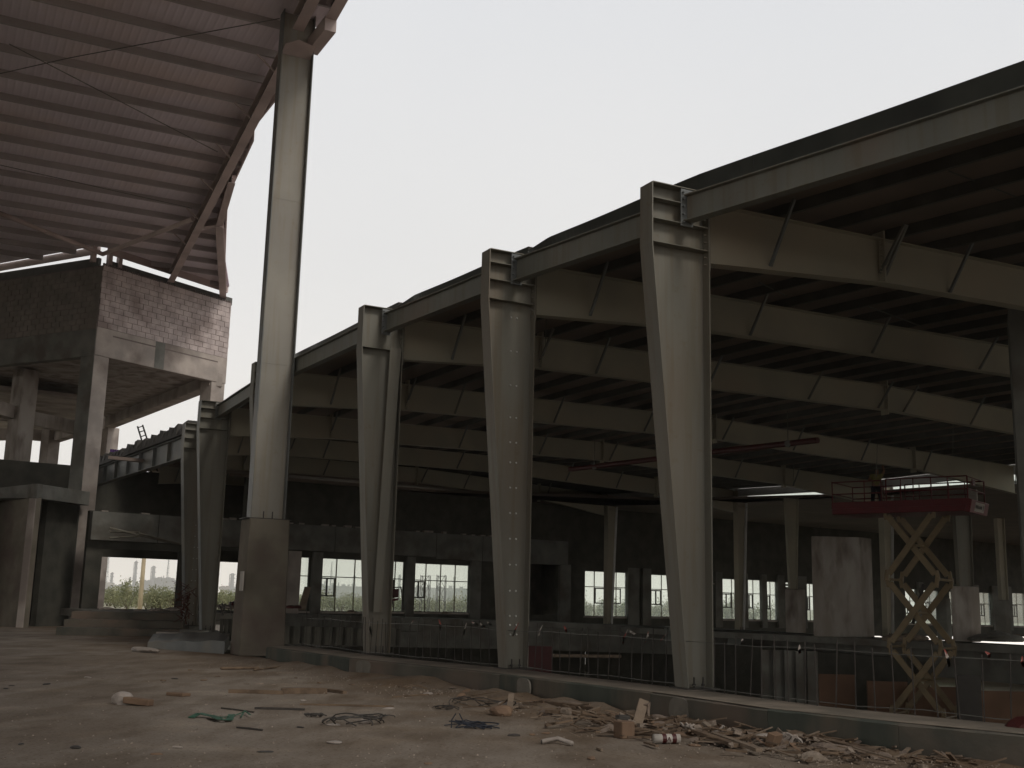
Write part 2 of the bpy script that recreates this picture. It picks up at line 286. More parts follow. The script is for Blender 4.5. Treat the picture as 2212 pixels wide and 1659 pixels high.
# ================================================================== kerb wall (low concrete upstand along the opening)
K = thing('kerb_wall', kf[3], 'long low concrete upstand running along the hall edge from the pier to the lower right', 'low wall')
def roughbar(a, b, c, d, z0, z1, n=14, j=.008):   # a-b front line, d-c back line, with chipped top edges
    m_ = MB(); A = []; 
    for i in range(n + 1):
        t = i / n; f = a.lerp(b, t); g = d.lerp(c, t); r_ = lambda: random.uniform(-j, j)
        A += [V((f.x, f.y, z0)), V((f.x, f.y, z1 - .02 + r_())), V((f.x, f.y, z1)).lerp(V((g.x, g.y, z1)), .03 + random.random() * .015) + Z * r_() * .5, V((g.x, g.y, z1 + r_() * .5)), V((g.x, g.y, z0))]
    fs = []
    for i in range(n):
        o = i * 5
        for k in range(4): fs.append((o + k, o + k + 5, o + k + 6, o + k + 1))
    fs += [(0, 1, 2, 3, 4), tuple(n * 5 + k for k in (4, 3, 2, 1, 0))]
    return m_.add(A, fs)
segm = ['curb_green', 'curb', 'curb', 'curb_green', 'curb', 'curb_green', 'curb', 'curb']
for i in range(len(kf) - 1):
    n = max(4, int((kf[i + 1] - kf[i]).length / .25)); g_ = .004
    roughbar(kf[i].lerp(kf[i + 1], g_), kf[i + 1], kb[i + 1], kb[i].lerp(kb[i + 1], g_), -.3, KH + random.uniform(-.006, .006), n).build('wall_section', segm[i], K)
    cf = [kf[i].lerp(kb[i], .045), kf[i + 1].lerp(kb[i + 1], .045), kf[i + 1].lerp(kb[i + 1], .97), kf[i].lerp(kb[i], .97)]; MB().plate([V((p.x, p.y, KH + .006)) for p in cf], Z * .006).build('lit_dust_top', 'curb_top', K)
# rounded mortar patches where the forms met
for (x, y, wd) in ((1057, 1487, 44), (1449, 1537, 70), (741, 1440, 22)):
    p = G(x, y + 22, 0); q = G(x + wd / 2, y + 24, 0); r_ = (q - p).length
    i = min(range(len(kf) - 1), key=lambda k: (kf[k].lerp(kf[k + 1], .5) - p).length); t = (kf[i + 1] - kf[i]); t.z = 0; t.normalize(); n_ = V((t.y, -t.x, 0))
    if n_.y > 0: n_ = -n_
    d0 = (p - kf[i]).dot(n_); base = p - n_ * d0 + n_ * .012; base.z = 0
    pts = [];
    for k in range(22):
        a = 2 * math.pi * k / 22; e_ = .62; rr = r_ * (1 + .05 * math.sin(3 * a + x)); pts.append(base + t * (math.copysign(abs(math.cos(a)) ** e_, math.cos(a)) * rr) + Z * (.165 + .16 * math.copysign(abs(math.sin(a)) ** e_, math.sin(a))))
    MB().plate(pts, -n_ * .03).build('mortar_patch', 'patch', K)
# wall below the kerb, closing the side of the basement
bm = MB()
for i in range(len(kb) - 1): bm.bar(V((*kb[i].xy, (LOW - .3) / 2)) - V((0, 0, 0)), V((*kb[i + 1].xy, (LOW - .3) / 2)), .3, abs(LOW) - .32)
bm.build('basement_wall', 'conc_dk', K)
# ================================================================== steel hall
H = thing('steel_hall', (3.2, 18.3, 0), 'long single-storey steel portal-frame hall under construction with tapered columns and dark flat roof', 'building')
FR = [  # inner base x,y, heading of the rafter, eave height, head depth, base depth, rafter length
    dict(q=(7.65, 13.09), az=62, zt=8.45, n=6), dict(q=(3.17, 18.33), az=63.5, zt=8.45, n=5), dict(q=(.36, 22.56), az=62, zt=8.58, n=4),
    dict(q=(-2.77, 27.25), az=61.5, zt=8.57, n=3), dict(q=(-6.88, 34.25), az=61.5, zt=8.54, n=2), dict(q=(-10.42, 41.46), az=61, zt=8.56, n=1),
    dict(q=(-12.63, 47.2), az=56.4, zt=8.56, n=0, tm=30.5), dict(q=(-15.6, 53.5), az=55, zt=8.56, n=-1, tm=26.2), dict(q=(-18.6, 60.0), az=50.2, zt=8.5, n=-2, tm=21.9)]
TM = 33.5
for f in FR:
    f.setdefault('tm', TM); f['Q'] = V((*f['q'], 0)); f['u'] = dr(f['az']); f['s'] = V((f['u'].y, -f['u'].x, 0))   # s: towards the camera's right
def rz(f, t):
    t = t * TM / f['tm']; return f['zt'] - .14 + (t / 16.5) * .17 if t < 16.5 else f['zt'] + .03 - (t - 16.5) / 17 * .5     # rafter top
def rb(f, t):                                                                                                    # rafter bottom
    t0_ = t; t = t * TM / f['tm']
    if t < 4: return f['zt'] - 1.2 + t / 4 * .42
    if t < 27: return rz(f, t0_) - .84 + .05 * math.sin((t - 4) / 23 * math.pi)
    return rz(f, t0_) - .79 - (t - 27) / 6.5 * .45
def fpt(f, t, z, o=0): return f['Q'] + f['u'] * t + f['s'] * o + Z * z
FW = .36
def column(f, root, base=.36, hd=1.06, bd=.46, far=False, steel='steel', knee=1.05, m2=None, name='steel_column', lab=None):
    """tapered H column: outer flange slopes in towards the foot, inner flange is upright"""
    zt = f['zt']; zk = zt - knee; P = lambda t, z, o=0: fpt(f, t, z, o)
    wb = MB(); wb.plate([P(-bd, base, .008), P(-.01, base, .008), P(-.01, zt, .008), P(-hd, zt, .008), P(-hd, zk, .008)], f['s'] * -.016)
    c = wb.build(name, steel, root, label=lab)
    o = MB(); o.plate([P(-bd, base, FW / 2), P(-hd, zk, FW / 2), P(-hd, zt, FW / 2), P(-hd, zt, -FW / 2), P(-hd, zk, -FW / 2), P(-bd, base, -FW / 2)][:0] or [P(-bd, base, FW / 2), P(-hd, zk, FW / 2), P(-hd, zk, -FW / 2), P(-bd, base, -FW / 2)], f['u'] * -.02)
    o.plate([P(-hd, zk, FW / 2), P(-hd, zt + .004, FW / 2), P(-hd, zt + .004, -FW / 2), P(-hd, zk, -FW / 2)], f['u'] * -.02)
    o.build('outer_flange', m2 or steel, c)
    i = MB(); i.plate([P(0, base, FW / 2), P(0, zt - .1, FW / 2), P(0, zt - .1, -FW / 2), P(0, base, -FW / 2)], f['u'] * -.02); i.build('inner_flange', steel, c)
    cp = MB(); cp.plate([P(-hd, zt, FW / 2), P(.0, zt, FW / 2), P(.0, zt, -FW / 2), P(-hd, zt, -FW / 2)], Z * .014); cp.build('cap_plate', steel, c)
    for k, dz in enumerate((.27, .62, 1.02)):
        s = MB()
        for sg in (1, -1): s.plate([P(-hd + .003, zt - dz, sg * .012), P(-.025, zt - dz, sg * .012), P(-.025, zt - dz, sg * FW / 2), P(-hd + .003, zt - dz, sg * FW / 2)], Z * .012)
        if k == 2 or f['n'] != 3: s.build('stiffener_plate', steel, c)
    bp = MB(); bp.plate([P(-bd - .09, base - .03, FW / 2 + .06), P(.08, base - .03, FW / 2 + .06), P(.08, base - .03, -FW / 2 - .06), P(-bd - .09, base - .03, -FW / 2 - .06)], Z * .03); b = bp.build('base_plate', 'iron', c)
    for t, sg in ((-.33, 1), (-.33, -1), (-.16, 1), (-.16, -1)):
        ab = MB(); ab.tube([P(t, base - .02, sg * .12), P(t, base + .16, sg * .12)], .014, 6); ab.tube([P(t, base + .03, sg * .12), P(t, base + .06, sg * .12)], .028, 6)
        ab.build('anchor_bolt', 'iron', c)
    return c
def end_plate(f, root, t, sg=1):
    zt = f['zt']; P = lambda a, z, o=0: fpt(f, a, z, o); e_ = MB(); e_.plate([P(t - .12, zt - .66, sg * (FW / 2 - .02)), P(t + .12, zt - .66, sg * (FW / 2 - .02)), P(t + .12, zt - .02, sg * (FW / 2 - .02)), P(t - .12, zt - .02, sg * (FW / 2 - .02))], f['s'] * .02 * sg)
    for z in (.08, .2, .33, .46, .6):
        for a in (-.08, .08): e_.tube([P(t + a, zt - z, sg * (FW / 2)), P(t + a, zt - z, sg * (FW / 2 + .045))], .02, 6)
    return e_
labs = {5: 'largest tapered column, nearest on the right', 4: 'tapered column with two rows of bolts down its web', 3: 'tapered column with a pale plate strip on its inner side', 2: 'tapered column partly hidden by the tall post', 1: 'narrow tapered column left of the tall post', 0: 'farthest tapered column at the left end'}
for f in FR[:7]:
    n = f['n']; hb = {5: (1.13, .46), 4: (1.06, .44), 3: (1.05, .5)}.get(n, (1.1, .46))
    base = {5: .37, 4: .37, 3: .37, 2: .37, 1: .37, 0: .37, 6: .37}[n]
    c = column(f, H, base, hb[0], hb[1], m2='steel_grey' if n in (1, 0) else 'steel', lab=labs.get(n)); f['hd'] = hb[0]
    # haunch end plate with bolts on the inner flange
    e_ = MB(); P = lambda t, z, o=0, f=f: fpt(f, t, z, o); zt = f['zt']
    e_.plate([P(.004, zt - 1.34, FW / 2 - .03), P(.004, zt - .1, FW / 2 - .03), P(.004, zt - .1, -FW / 2 + .03), P(.004, zt - 1.34, -FW / 2 + .03)], f['u'] * .03)
    for k in range(9):
        for sg in (1, -1): e_.tube([P(-.07, zt - .2 - .13 * k, sg * .1), P(.06, zt - .2 - .13 * k, sg * .1)], .018, 6)
    e_.build('end_plate', 'steel', c)
    if n < 6: end_plate(f, c, -.46).build('beam_bracket', 'steel_grey', c)
    if n == 4:
        r_ = MB()
        for i in range(14):
            z = .37 + (.62, .8, .97, 1.45, 1.95, 2.45, 2.95, 3.45, 3.95, 4.35, 4.85, 5.5, 6.2, 6.9)[i]
            for a in (0, .135):
                p0 = P(-.32 + a - .012 * i, z, .008); r_.tube([p0, p0 + f['s'] * .022], .019, 6)
        r_.build('web_bolts', 'bolt', c)
    if n == 0:
        r_ = MB()
        for i in range(9):
            for a in (0, .15): p0 = P(-.3 + a, .8 + i * .45, .008); r_.tube([p0, p0 + f['s'] * .02], .016, 6)
        r_.build('web_bolts', 'bolt', c)
    if n == 3:
        s_ = MB(); s_.plate([P(-.34, 1.25, .02), P(-.13, 1.25, .02), P(-.02, 7.6, .02), P(-.33, 7.6, .02)][::1], f['s'] * .012)
        s_.v = []; s_.f = []
        s_.plate([P(-.47, 1.3, .18), P(-.27, 1.3, .18), P(-.05, 7.62, .18), P(-.34, 7.62, .18)], f['s'] * .014)
        s_.plate([P(-.37, 1.3, .18), P(-.37, 1.3, .01), P(-.195, 7.62, .01), P(-.195, 7.62, .18)], f['u'] * .012)
        s_.build('wind_post', 'steel', c, label='pale tapering strip plate standing off the column web')
# far columns
for f in FR[5:]:
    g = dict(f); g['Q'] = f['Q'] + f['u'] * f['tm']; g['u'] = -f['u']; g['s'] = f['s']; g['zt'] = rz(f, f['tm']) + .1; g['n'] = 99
    c = column(g, H, .4, .75, .4, steel='steel_far', knee=.8, m2='pale_steel')  # pale outer flange stands for daylight on that face
# rafters
bracesT = [1.4, 3.95, 5.7, 9.5, 13.3, 16.9, 20.4, 24, 27.6]
for f in FR[:9]:
    P = lambda t, z, o=0, f=f: fpt(f, t, z, o); ts = [q_ * f['tm'] / TM for q_ in (0, 4, 8, 12, 16.5, 21, 27, 33.3)]
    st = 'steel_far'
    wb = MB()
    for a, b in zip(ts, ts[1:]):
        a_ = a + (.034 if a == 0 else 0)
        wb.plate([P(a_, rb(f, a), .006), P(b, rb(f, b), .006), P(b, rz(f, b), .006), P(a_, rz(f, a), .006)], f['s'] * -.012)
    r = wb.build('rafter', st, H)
    for nm, fn, sg in (('top_flange', rz, -1), ('bottom_flange', rb, 1)):
        m_ = MB()
        for a, b in zip(ts, ts[1:]):
            a_ = a + (.034 if a == 0 else 0); b2 = b - .002
            m_.plate([P(a_, fn(f, a), .13), P(b2, fn(f, b), .13), P(b2, fn(f, b), -.13), P(a_, fn(f, a), -.13)], Z * .016 * sg)
        m_.build(nm, st, r)
    sp_ = [3.95, 16.5] if f['n'] != 0 else [3.95, 16.5]
    for t in [q_ * f['tm'] / TM for q_ in sp_ + [27]]:
        m_ = MB(); m_.plate([P(t, rb(f, t) - .14, .15), P(t, rz(f, t) + .14, .15), P(t, rz(f, t) + .14, -.15), P(t, rb(f, t) - .14, -.15)], f['u'] * .035)
        for k in range(10):
            z = rb(f, t) + .05 + k * (rz(f, t) - rb(f, t) - .1) / 9
            for sg in (1, -1): m_.tube([P(t - .05, z, sg * .09), P(t + .08, z, sg * .09)], .016, 5)
        m_.build('splice_plate', st, r)
    for t in bracesT + ([4.0] if f['n'] == 5 else []):
        if f['n'] == 3 and t == 16.9: bl = (16.2, 17.3)
        else: bl = (t,)
        for tt in [q_ * f['tm'] / TM for q_ in bl]:
            m_ = MB(); m_.bar(P(tt, rb(f, tt) + .04, .03), P(tt + .05, f['zt'] + .03, .62), .05, .05); m_.bar(P(tt, rb(f, tt) + .04, -.03), P(tt + .05, f['zt'] + .03, -.62), .05, .05)
            m_.build('fly_brace', 'steel_grey', r)
# eave beams between column heads, sheet-metal fascia above them
for f, g in zip(FR[:7], FR[1:8]):
    if g['n'] == -1: 
        continue
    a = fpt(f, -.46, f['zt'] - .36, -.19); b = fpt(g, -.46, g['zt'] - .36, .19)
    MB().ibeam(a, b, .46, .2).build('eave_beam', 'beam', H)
    if g['n'] == 0: continue
    fa = MB(); N = 40; dz = {6: (.42, .38), 5: (.38, .27), 4: (.26, .26), 3: (.26, .27), 2: (.27, .24), 1: (.24, .2)}[f['n']]
    vs = []
    for k in range(N + 1):
        t = k / N; a0 = fpt(f, -.10, f['zt']); b0 = fpt(g, -.10, g['zt']); p = a0.lerp(b0, t); near_ = t < .06 or t > .94
        tz = p.z + dz[0] + (dz[1] - dz[0]) * t + .006 * math.sin(t * 9); tz -= max(0, t - .86) * .7 if f['n'] in (5, 4) else 0
        bow = f['u'] * (-.03 * math.sin(t * 26 + f['n'] * 2) * math.exp(-((t - .82) / .16) ** 2)); lo_ = p.z + (.02 if near_ else -.26)
        vs += [V((p.x, p.y, lo_)), V((p.x, p.y, (lo_ + tz) / 2)) + bow, V((p.x, p.y, tz)), V((p.x, p.y, tz)) + f['u'] * .2]
    fa.add(vs, [(k * 4 + q, k * 4 + q + 1, k * 4 + q + 5, k * 4 + q + 4) for k in range(N) for q in range(3)])
    fo = fa.build('fascia', 'galv', H)
    if f['n'] in (6, 4):
        ti = {6: .83, 4: .2}[f['n']]; p = fpt(f, -.115, f['zt']).lerp(fpt(g, -.115, g['zt']), ti); sm_ = MB(); sm_.bar(p - Z * .1, p + Z * (dz[0] + (dz[1] - dz[0]) * ti), .012, .01, f['u']); sm_.build('sheet_seam', 'ink', fo)
# plate girder going on to the left of the last column, seen over the opening
ga, gb = fpt(FR[6], -.5, 0), G(200, 1028, 7.95); gb.z = 0; gz = 7.78
gm = MB(); gm.ibeam(ga + Z * gz, gb + Z * gz, .95, .34, .03, .02)
gd = (gb - ga).normalized(); gn = gd.cross(Z)
for k in range(9):
    p = ga + gd * (1.5 + k * 2.4) + Z * gz; gm.box(p, gd * .012, gn * .15, Z * .44)
gm.build('plate_girder', 'steel_grey', H)
# torn roofing lying along the top of that girder
tm = MB(); n = 26
for k in range(n):
    t0, t1 = k / n, (k + 1) / n; A = ga.lerp(gb, t0) + Z * (gz + .5); Bp = ga.lerp(gb, t1) + Z * (gz + .5)
    h0 = .28 + .22 * abs(math.sin(k * 1.7)) + random.random() * .1; tm.hexa([A - gn * .3, Bp - gn * .3, Bp + gn * .5, A + gn * .5, A - gn * .25 + Z * h0, Bp - gn * .2 + Z * (h0 + random.uniform(-.15, .12)), Bp + gn * .5 + Z * h0, A + gn * .5 + Z * h0])
tm.build('torn_roofing', 'iron', H)
# purlins and roof sheet
rest = MB(); cnt = 0
tp = [.35] + [1.5 + 1.3 * k for k in range(25)]
for bi, (f, g) in enumerate(zip(FR[:8], FR[1:9])):
    for t in tp:
        tf, tg = t * f['tm'] / TM, t * g['tm'] / TM; a = fpt(f, tf, rz(f, tf) + .11); b = fpt(g, tg, rz(g, tg) + .11)
        m_ = rest if cnt >= 100 else MB()
        m_.bar(a, b, .012, .2); d_ = (b - a).normalized(); s_ = d_.cross(Z) * .035; m_.bar(a - Z * .094 + s_, b - Z * .094 + s_, .07, .01); 
        if cnt < 100: m_.build('purlin', 'purlin', H)
        cnt += 1
rest.build('purlin', 'purlin', H)['kind'] = 'stuff'
rs = MB()
for f, g in zip(FR[:8], FR[1:9]):
    tl = [-.08, 8, 16.5, 25, TM + .6]
    for a, b in zip(tl, tl[1:]):
        zz = lambda h, t: rz(h, max(0, t)) + .225
        kf_, kg_ = f['tm'] / TM, g['tm'] / TM; q = [fpt(f, a * kf_, zz(f, a * kf_)), fpt(f, b * kf_, zz(f, b * kf_)), fpt(g, b * kg_, zz(g, b * kg_)), fpt(g, a * kg_, zz(g, a * kg_))]
        rs.add(q + [p + Z * .06 for p in q], [(0, 1, 2, 3), (4, 7, 6, 5), (0, 4, 5, 1), (1, 5, 6, 2), (2, 6, 7, 3), (3, 7, 4, 0)])
# one more unseen bay towards the camera's right, added to shut out sky light
f = FR[0]; g = dict(f); g['Q'] = f['Q'] + V((15, -23.5, 0))
q = [fpt(g, -.08, rz(g, 0) + .225), fpt(g, TM + .6, rz(g, TM) + .225), fpt(f, TM + .6, rz(f, TM) + .225), fpt(f, -.08, rz(f, 0) + .225)]
rs.add(q + [p + Z * .06 for p in q], [(0, 1, 2, 3), (4, 7, 6, 5), (0, 4, 5, 1), (1, 5, 6, 2), (2, 6, 7, 3), (3, 7, 4, 0)])
f = FR[8]; q = [fpt(f, 0, 8.62), fpt(f, 21, 8.62), V((-20.5, 80, 8.62)), V((-21.5, 62, 8.62))]; rs.plate(q, Z * .06)  # hidden extra bay, added to shade the set-back wall
rs.build('roof_sheet', 'roof_in', H)
# sag rods between purlins and hanger wires
wr = MB()
for (x0, y0, x1, y1) in ((2050, 370, 2195, 425), (1640, 610, 1700, 640), (1870, 660, 1990, 705), (1270, 1040, 1340, 1052)):
    a = G(x0, y0, 8.52); b = G(x1, y1, 8.52); wr.tube([a, b], .014, 5)
wr.build('sag_rod', 'wire', H)
wr = MB()
for (x, y0, y1, D_) in ((1180, 690, 745, 26), (1715, 1000, 1050, 40), (1955, 800, 900, 36), (2060, 850, 985, 38), (1895, 960, 1030, 34), (2195, 985, 1060, 34)):
    wr = MB(); wr.tube([PD(x, y0, D_), PD(x - 2, y1, D_)], .012, 4); wr.build('hanger_wire', 'wire', H)
# red sprinkler pipe slung under the roof
p0, p1, p2 = PD(1231, 1014, 41), PD(1560, 974, 36), PD(1767, 951, 33)
sp1 = MB(); sp1.tube([p0, p1, p2], .09, 10); o = single(sp1, 'sprinkler_pipe', 'pipe_red', 'long dark red pipe hung under the roof between rafters', 'pipe')
cl_ = MB()
for t in (.12, .5, .9): q = p0.lerp(p2, t); cl_.bar(q, q + Z * 1.0, .02, .02, V((1, 0, 0))); cl_.tube([q + V((-.02, -.02, 0)), q + V((.02, .02, 0))], .11, 10)
cl_.build('hanger', 'wire', o)
# far eave beams, daylight from the gap behind put into their pale colour
for f, g in zip(FR[2:8], FR[3:9]):
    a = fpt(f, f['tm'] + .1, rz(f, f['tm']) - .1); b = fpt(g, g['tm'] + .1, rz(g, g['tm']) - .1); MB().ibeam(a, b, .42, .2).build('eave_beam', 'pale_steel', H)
# ================================================================== rear concrete wing with the ribbon of windows
WB = thing('rear_concrete_wing', W(0, 0), 'dark unfinished concrete wing with a row of glazed windows behind the hall', 'building')
# openings: x0,x1,y top,y sill, glazed
OPN = [(222, 391, 1185, 1316, 0), (474, 524, 1188, 1318, 0), (601, 667, 1200, 1320, 1), (691, 803, 1204, 1322, 1), (838, 871, 1211, 1322, 1), (892, 1011, 1215, 1323, 1), (1144, 1201, 1215, 1328, 2),
       (1264, 1350, 1232, 1332, 1), (1407, 1450, 1240, 1333, 1), (1521, 1534, 1247, 1259, 1), (1559, 1601, 1249, 1338, 1), (1612, 1640, 1251, 1339, 1), (1653, 1673, 1255, 1340, 1), (1697, 1710, 1257, 1269, 1), (1742, 1755, 1260, 1341, 1),
       (1955, 1974, 1271, 1347, 1), (1993, 2022, 1274, 1348, 1), (2050, 2060, 1277, 1349, 1), (2115, 2134, 1279, 1351, 1), (2186, 2230, 1280, 1353, 1)]
WS = []
for (x0, x1, y0, y1, gl) in OPN:
    s0, z1 = ws(x0, y0); s1, _ = ws(x1, y0); _, z0 = ws((x0 + x1) / 2, y1); rr_ = ray(x1, 1300); s1 += .36 * rr_.dot(WU) / rr_.dot(WN) if gl else 0; WS.append((s0, s1, z0, z1, gl))
TH = .36
def wseg(m_, s0, s1, z0, z1, o0=0, o1=TH):
    if s1 - s0 < .01 or z1 - z0 < .01: return
    m_.hexa([W(s0, z0, o0), W(s1, z0, o0), W(s1, z0, o1), W(s0, z0, o1), W(s0, z1, o0), W(s1, z1, o0), W(s1, z1, o1), W(s0, z1, o1)])
wm = MB(); ZT = 7.5; sA, sB = -12.6, 120; cur = sA
for (s0, s1, z0, z1, gl) in WS:
    zt_ = 5.3 if s0 < -5.5 else ZT; wseg(wm, cur, s0, -.2, zt_); wseg(wm, s0, s1, -.2, z0); wseg(wm, s0, s1, z1, zt_); cur = s1
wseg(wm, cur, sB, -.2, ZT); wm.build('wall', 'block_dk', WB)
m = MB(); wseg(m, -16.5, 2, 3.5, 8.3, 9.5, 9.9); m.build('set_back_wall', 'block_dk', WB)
# lintel beam proud of the wall with joints, and a broken light-catching top edge
lb = MB(); s_ = sA
for k in range(9):
    L_ = 3.1; wseg(lb, s_, s_ + L_ - .03, 3.95 if k < 6 else 3.85, 5.25, -.5, -.003); s_ += L_
lb.build('lintel_beam', 'conc_dk', WB)
lt = MB()
for k in range(40):
    s0 = -12.3 + k * .62 + random.random() * .2; 
    if random.random() < .75: wseg(lt, s0, s0 + random.uniform(.2, .6), 5.255, 5.30 + random.random() * .08, -.52, -.3)
lt.build('broken_mortar', 'plast', WB)['kind'] = 'stuff'
m = MB(); s0, s1, z0, z1, _ = WS[6]; wseg(m, s0 - .3, s1 + .6, z0 - .2, z1 + .3, 2.6, 2.8); wseg(m, s0 - .5, s0 - .3, z0 - .2, z1 + .3, TH + .003, 2.8); wseg(m, s1 + .6, s1 + .8, z0 - .2, z1 + .3, TH + .003, 2.8); wseg(m, s0 - .3, s1 + .6, z1 + .31, z1 + .5, TH + .003, 2.8); m.build('back_room', 'block_dk', WB)
for i, (s0, s1, z0, z1, gl) in enumerate(WS):
    if gl == 1:
        fr = MB(); t = .04; d0, d1 = .2, .27
        big = (s1 - s0) > 1.6
        wseg(fr, s0, s1, z0, z0 + t, d0, d1); wseg(fr, s0, s1, z1 - t, z1, d0, d1); wseg(fr, s0, s0 + t, z0 + t, z1 - t, d0, d1); wseg(fr, s1 - t, s1, z0 + t, z1 - t, d0, d1)
        hgt = z1 - z0
        if hgt > 1.2: wseg(fr, s0 + t, s1 - t, z0 + hgt * .64, z0 + hgt * .64 + .045, d0, d1)
        f_ = fr.build('window', 'frame', WB)
        mu = MB(); nm = max(1, round((s1 - s0) / 1.0)); 
        if (s1 - s0) > .8:
            for k in range(1, nm + 1 if nm == 1 else nm):
                sc = s0 + (s1 - s0) * (k / nm if nm > 1 else .5); wseg(mu, sc - .03, sc + .03, z0 + .04, z1 - .04, d0 - .03, d0 - .002)
            mu.build('mullion', 'frame_y', f_)
            sc = s0 + (s1 - s0) * (1 / nm if nm > 1 else .5); v = MB(); a0, a1 = (s0 + .1, sc - .05) if i != 7 else (sc + .05, s1 - .5); zz0, zz1 = z0 + hgt * .28, z0 + hgt * .63
            for q in ((a0, a1, zz0, zz0 + .07), (a0, a1, zz1 - .07, zz1), (a0, a0 + .07, zz0, zz1), (a1 - .07, a1, zz0, zz1), ((a0 + a1) / 2 - .05, (a0 + a1) / 2 + .05, zz0, zz1)): wseg(v, *q, d0 - .04, d0 - .004)
            v.build('vent_frame', 'frame', f_)
        gm_ = MB(); gm_.add([W(s0 + .02, z0 + .02, .235), W(s1 - .02, z0 + .02, .235), W(s1 - .02, z1 - .02, .235), W(s0 + .02, z1 - .02, .235)], [(0, 1, 2, 3)]); gm_.build('pane', 'glass', f_)
        if (s1 - s0) > .7:
            sb = MB(); wseg(sb, s0 - .1, s1 + .1, z0 - .09, z0 + .003, -.12, .195); sb.build('sill', 'conc', f_)
# piers standing just inside the wall
for (x0, x1) in ((615, 643), (669, 690), (873, 891), (1012, 1034), (1205, 1228), (1352, 1376), (1384, 1402), (1541, 1556), (1603, 1611), (1641, 1652), (1676, 1690), (1712, 1738), (1980, 1990), (2062, 2110), (2138, 2180)):
    a, _ = ws(x0, 1280); b, _ = ws(x1, 1280); m_ = MB(); wseg(m_, a, b, .3, 3.9, -.22, -.004); m_.build('pier', 'conc' if x0 < 660 else 'conc_dk', WB)
# dark lean-to roof between the hall and this wall, with an added translucent strip and gap to light the far eave
far = [V((95, -20, 0)), V((60, 5, 0)), fpt(FR[0], TM + .9, 0)] + [fpt(f, f['tm'] + .9, 0) for f in FR[1:9]]; far2 = [W(74, 0), W(66, 0), W(58, 0), W(48, 0), W(40, 0), W(30, 0), W(22, 0), W(14, 0), W(4, 0), W(-6, 0), W(-12, 0)]
ro = MB(); skl = MB()
for i in range(len(far) - 1):
    A, Bp = far[i], far[i + 1]; C, D_ = far2[i + 1], far2[i]; zs = 7.45 if i < 9 else 7.75
    A, Bp = A + (D_ - A).normalized() * (.7 if 3 < i < 9 else 0), Bp + (C - Bp).normalized() * (.7 if 3 < i < 9 else 0); dl = (D_ - A); dl2 = (C - Bp)
    e1, e2 = A + dl.normalized() * min(3, dl.length * .5), Bp + dl2.normalized() * min(3, dl2.length * .5)
    q = [e1 + Z * zs, D_ + Z * zs, C + Z * zs, e2 + Z * zs]; ro.add(q + [p + Z * .15 for p in q], [(0, 1, 2, 3), (4, 7, 6, 5), (0, 4, 5, 1), (1, 5, 6, 2), (2, 6, 7, 3), (3, 7, 4, 0)])
    skl.add([A + Z * zs, e1 + Z * zs, e2 + Z * zs, Bp + Z * zs], [(0, 1, 2, 3)])
for i in range(len(far) - 1):
    A, Bp = far[i], far[i + 1]; g1 = MB(); g1.add([A + Z * 7.46, Bp + Z * 7.46, Bp + Z * 8.3, A + Z * 8.3], [(0, 1, 2, 3)])
    if i < 9: g1.build('clerestory_glazing', 'glass', WB)
ro.build('lean_to_roof', 'roof_in', WB); skl.build('translucent_panel', 'sky_panel', WB)
# floor slab of the wing with its deep edge beam
sp_ = [p.copy() for p in sl_pts]; sm = MB(); back = []
for p in sp_:
    d = WN.dot(WA - p); back.append(p + WN * d)
for i in range(len(sp_) - 1):
    a, b, c, d = sp_[i], sp_[i + 1], back[i + 1], back[i]
    sm.hexa([a - Z * .3, b - Z * .3, c - Z * .3, d - Z * .3, a, b, c, d])
sm.build('floor_slab', 'conc_dk', WB)
eb = MB()
for i in range(1, len(sp_) - 1):
    a, b = sp_[i], sp_[i + 1]; n_ = V((-(b - a).y, (b - a).x, 0)).normalized(); n_ = n_ if n_.y > 0 else -n_
    eb.hexa([a - Z * 1.5 - n_ * .03, b - Z * 1.5 - n_ * .03, b - Z * 1.5 + n_ * .35, a - Z * 1.5 + n_ * .35, a - Z * .31 - n_ * .03, b - Z * .31 - n_ * .03, b - Z * .31 + n_ * .35, a - Z * .31 + n_ * .35])
eb.build('edge_beam', 'conc_dk', WB)
le = MB()
for i in range(3, len(sp_) - 1):
    for p, q in ((sp_[i], sp_[i + 1]),): le.bar(p + Z * .02 - V((0, .05, 0)), q + Z * .02 - V((0, .05, 0)), .1, .04)
le.build('slab_nosing', 'galv', WB)
# basement back wall with openings behind the edge beam, columns and shuttering
def low_pt(x, y, P, az): return PV(x, y, P, az)
bw = MB(); y0 = 6.5
bk = [p + WN * 7 for p in sp_]
def lowseg(m_, i0, t0, t1, z0, z1, o=0, th=.4):
    a, b = bk[i0], bk[i0 + 1]; A = a.lerp(b, t0); Bp = a.lerp(b, t1); n_ = V((-(b - a).y, (b - a).x, 0)).normalized(); n_ = n_ if n_.y > 0 else -n_
    A.z = Bp.z = 0; m_.hexa([A + n_ * o + Z * z0, Bp + n_ * o + Z * z0, Bp + n_ * (o + th) + Z * z0, A + n_ * (o + th) + Z * z0, A + n_ * o + Z * z1, Bp + n_ * o + Z * z1, Bp + n_ * (o + th) + Z * z1, A + n_ * (o + th) + Z * z1])
for i in range(len(bk) - 1):
    if i == 6: continue
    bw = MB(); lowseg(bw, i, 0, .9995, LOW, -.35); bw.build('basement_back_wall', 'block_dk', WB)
for (x, yb) in ((795, 1440), (985, 1440), (1235, 1440), (1452, 1450), (1745, 1470), (1560, 1455)):
    p = G(x, 1372, -.9) + V((0, 1.0, 0)); cm = MB(); cm.box(V((p.x, p.y, (LOW - .9) / 2)), (.3, 0, 0), (0, .3, 0), (0, 0, abs(LOW + .9) / 2)); cm.build('basement_column', 'conc_dk', WB)
cm.v = cm.v
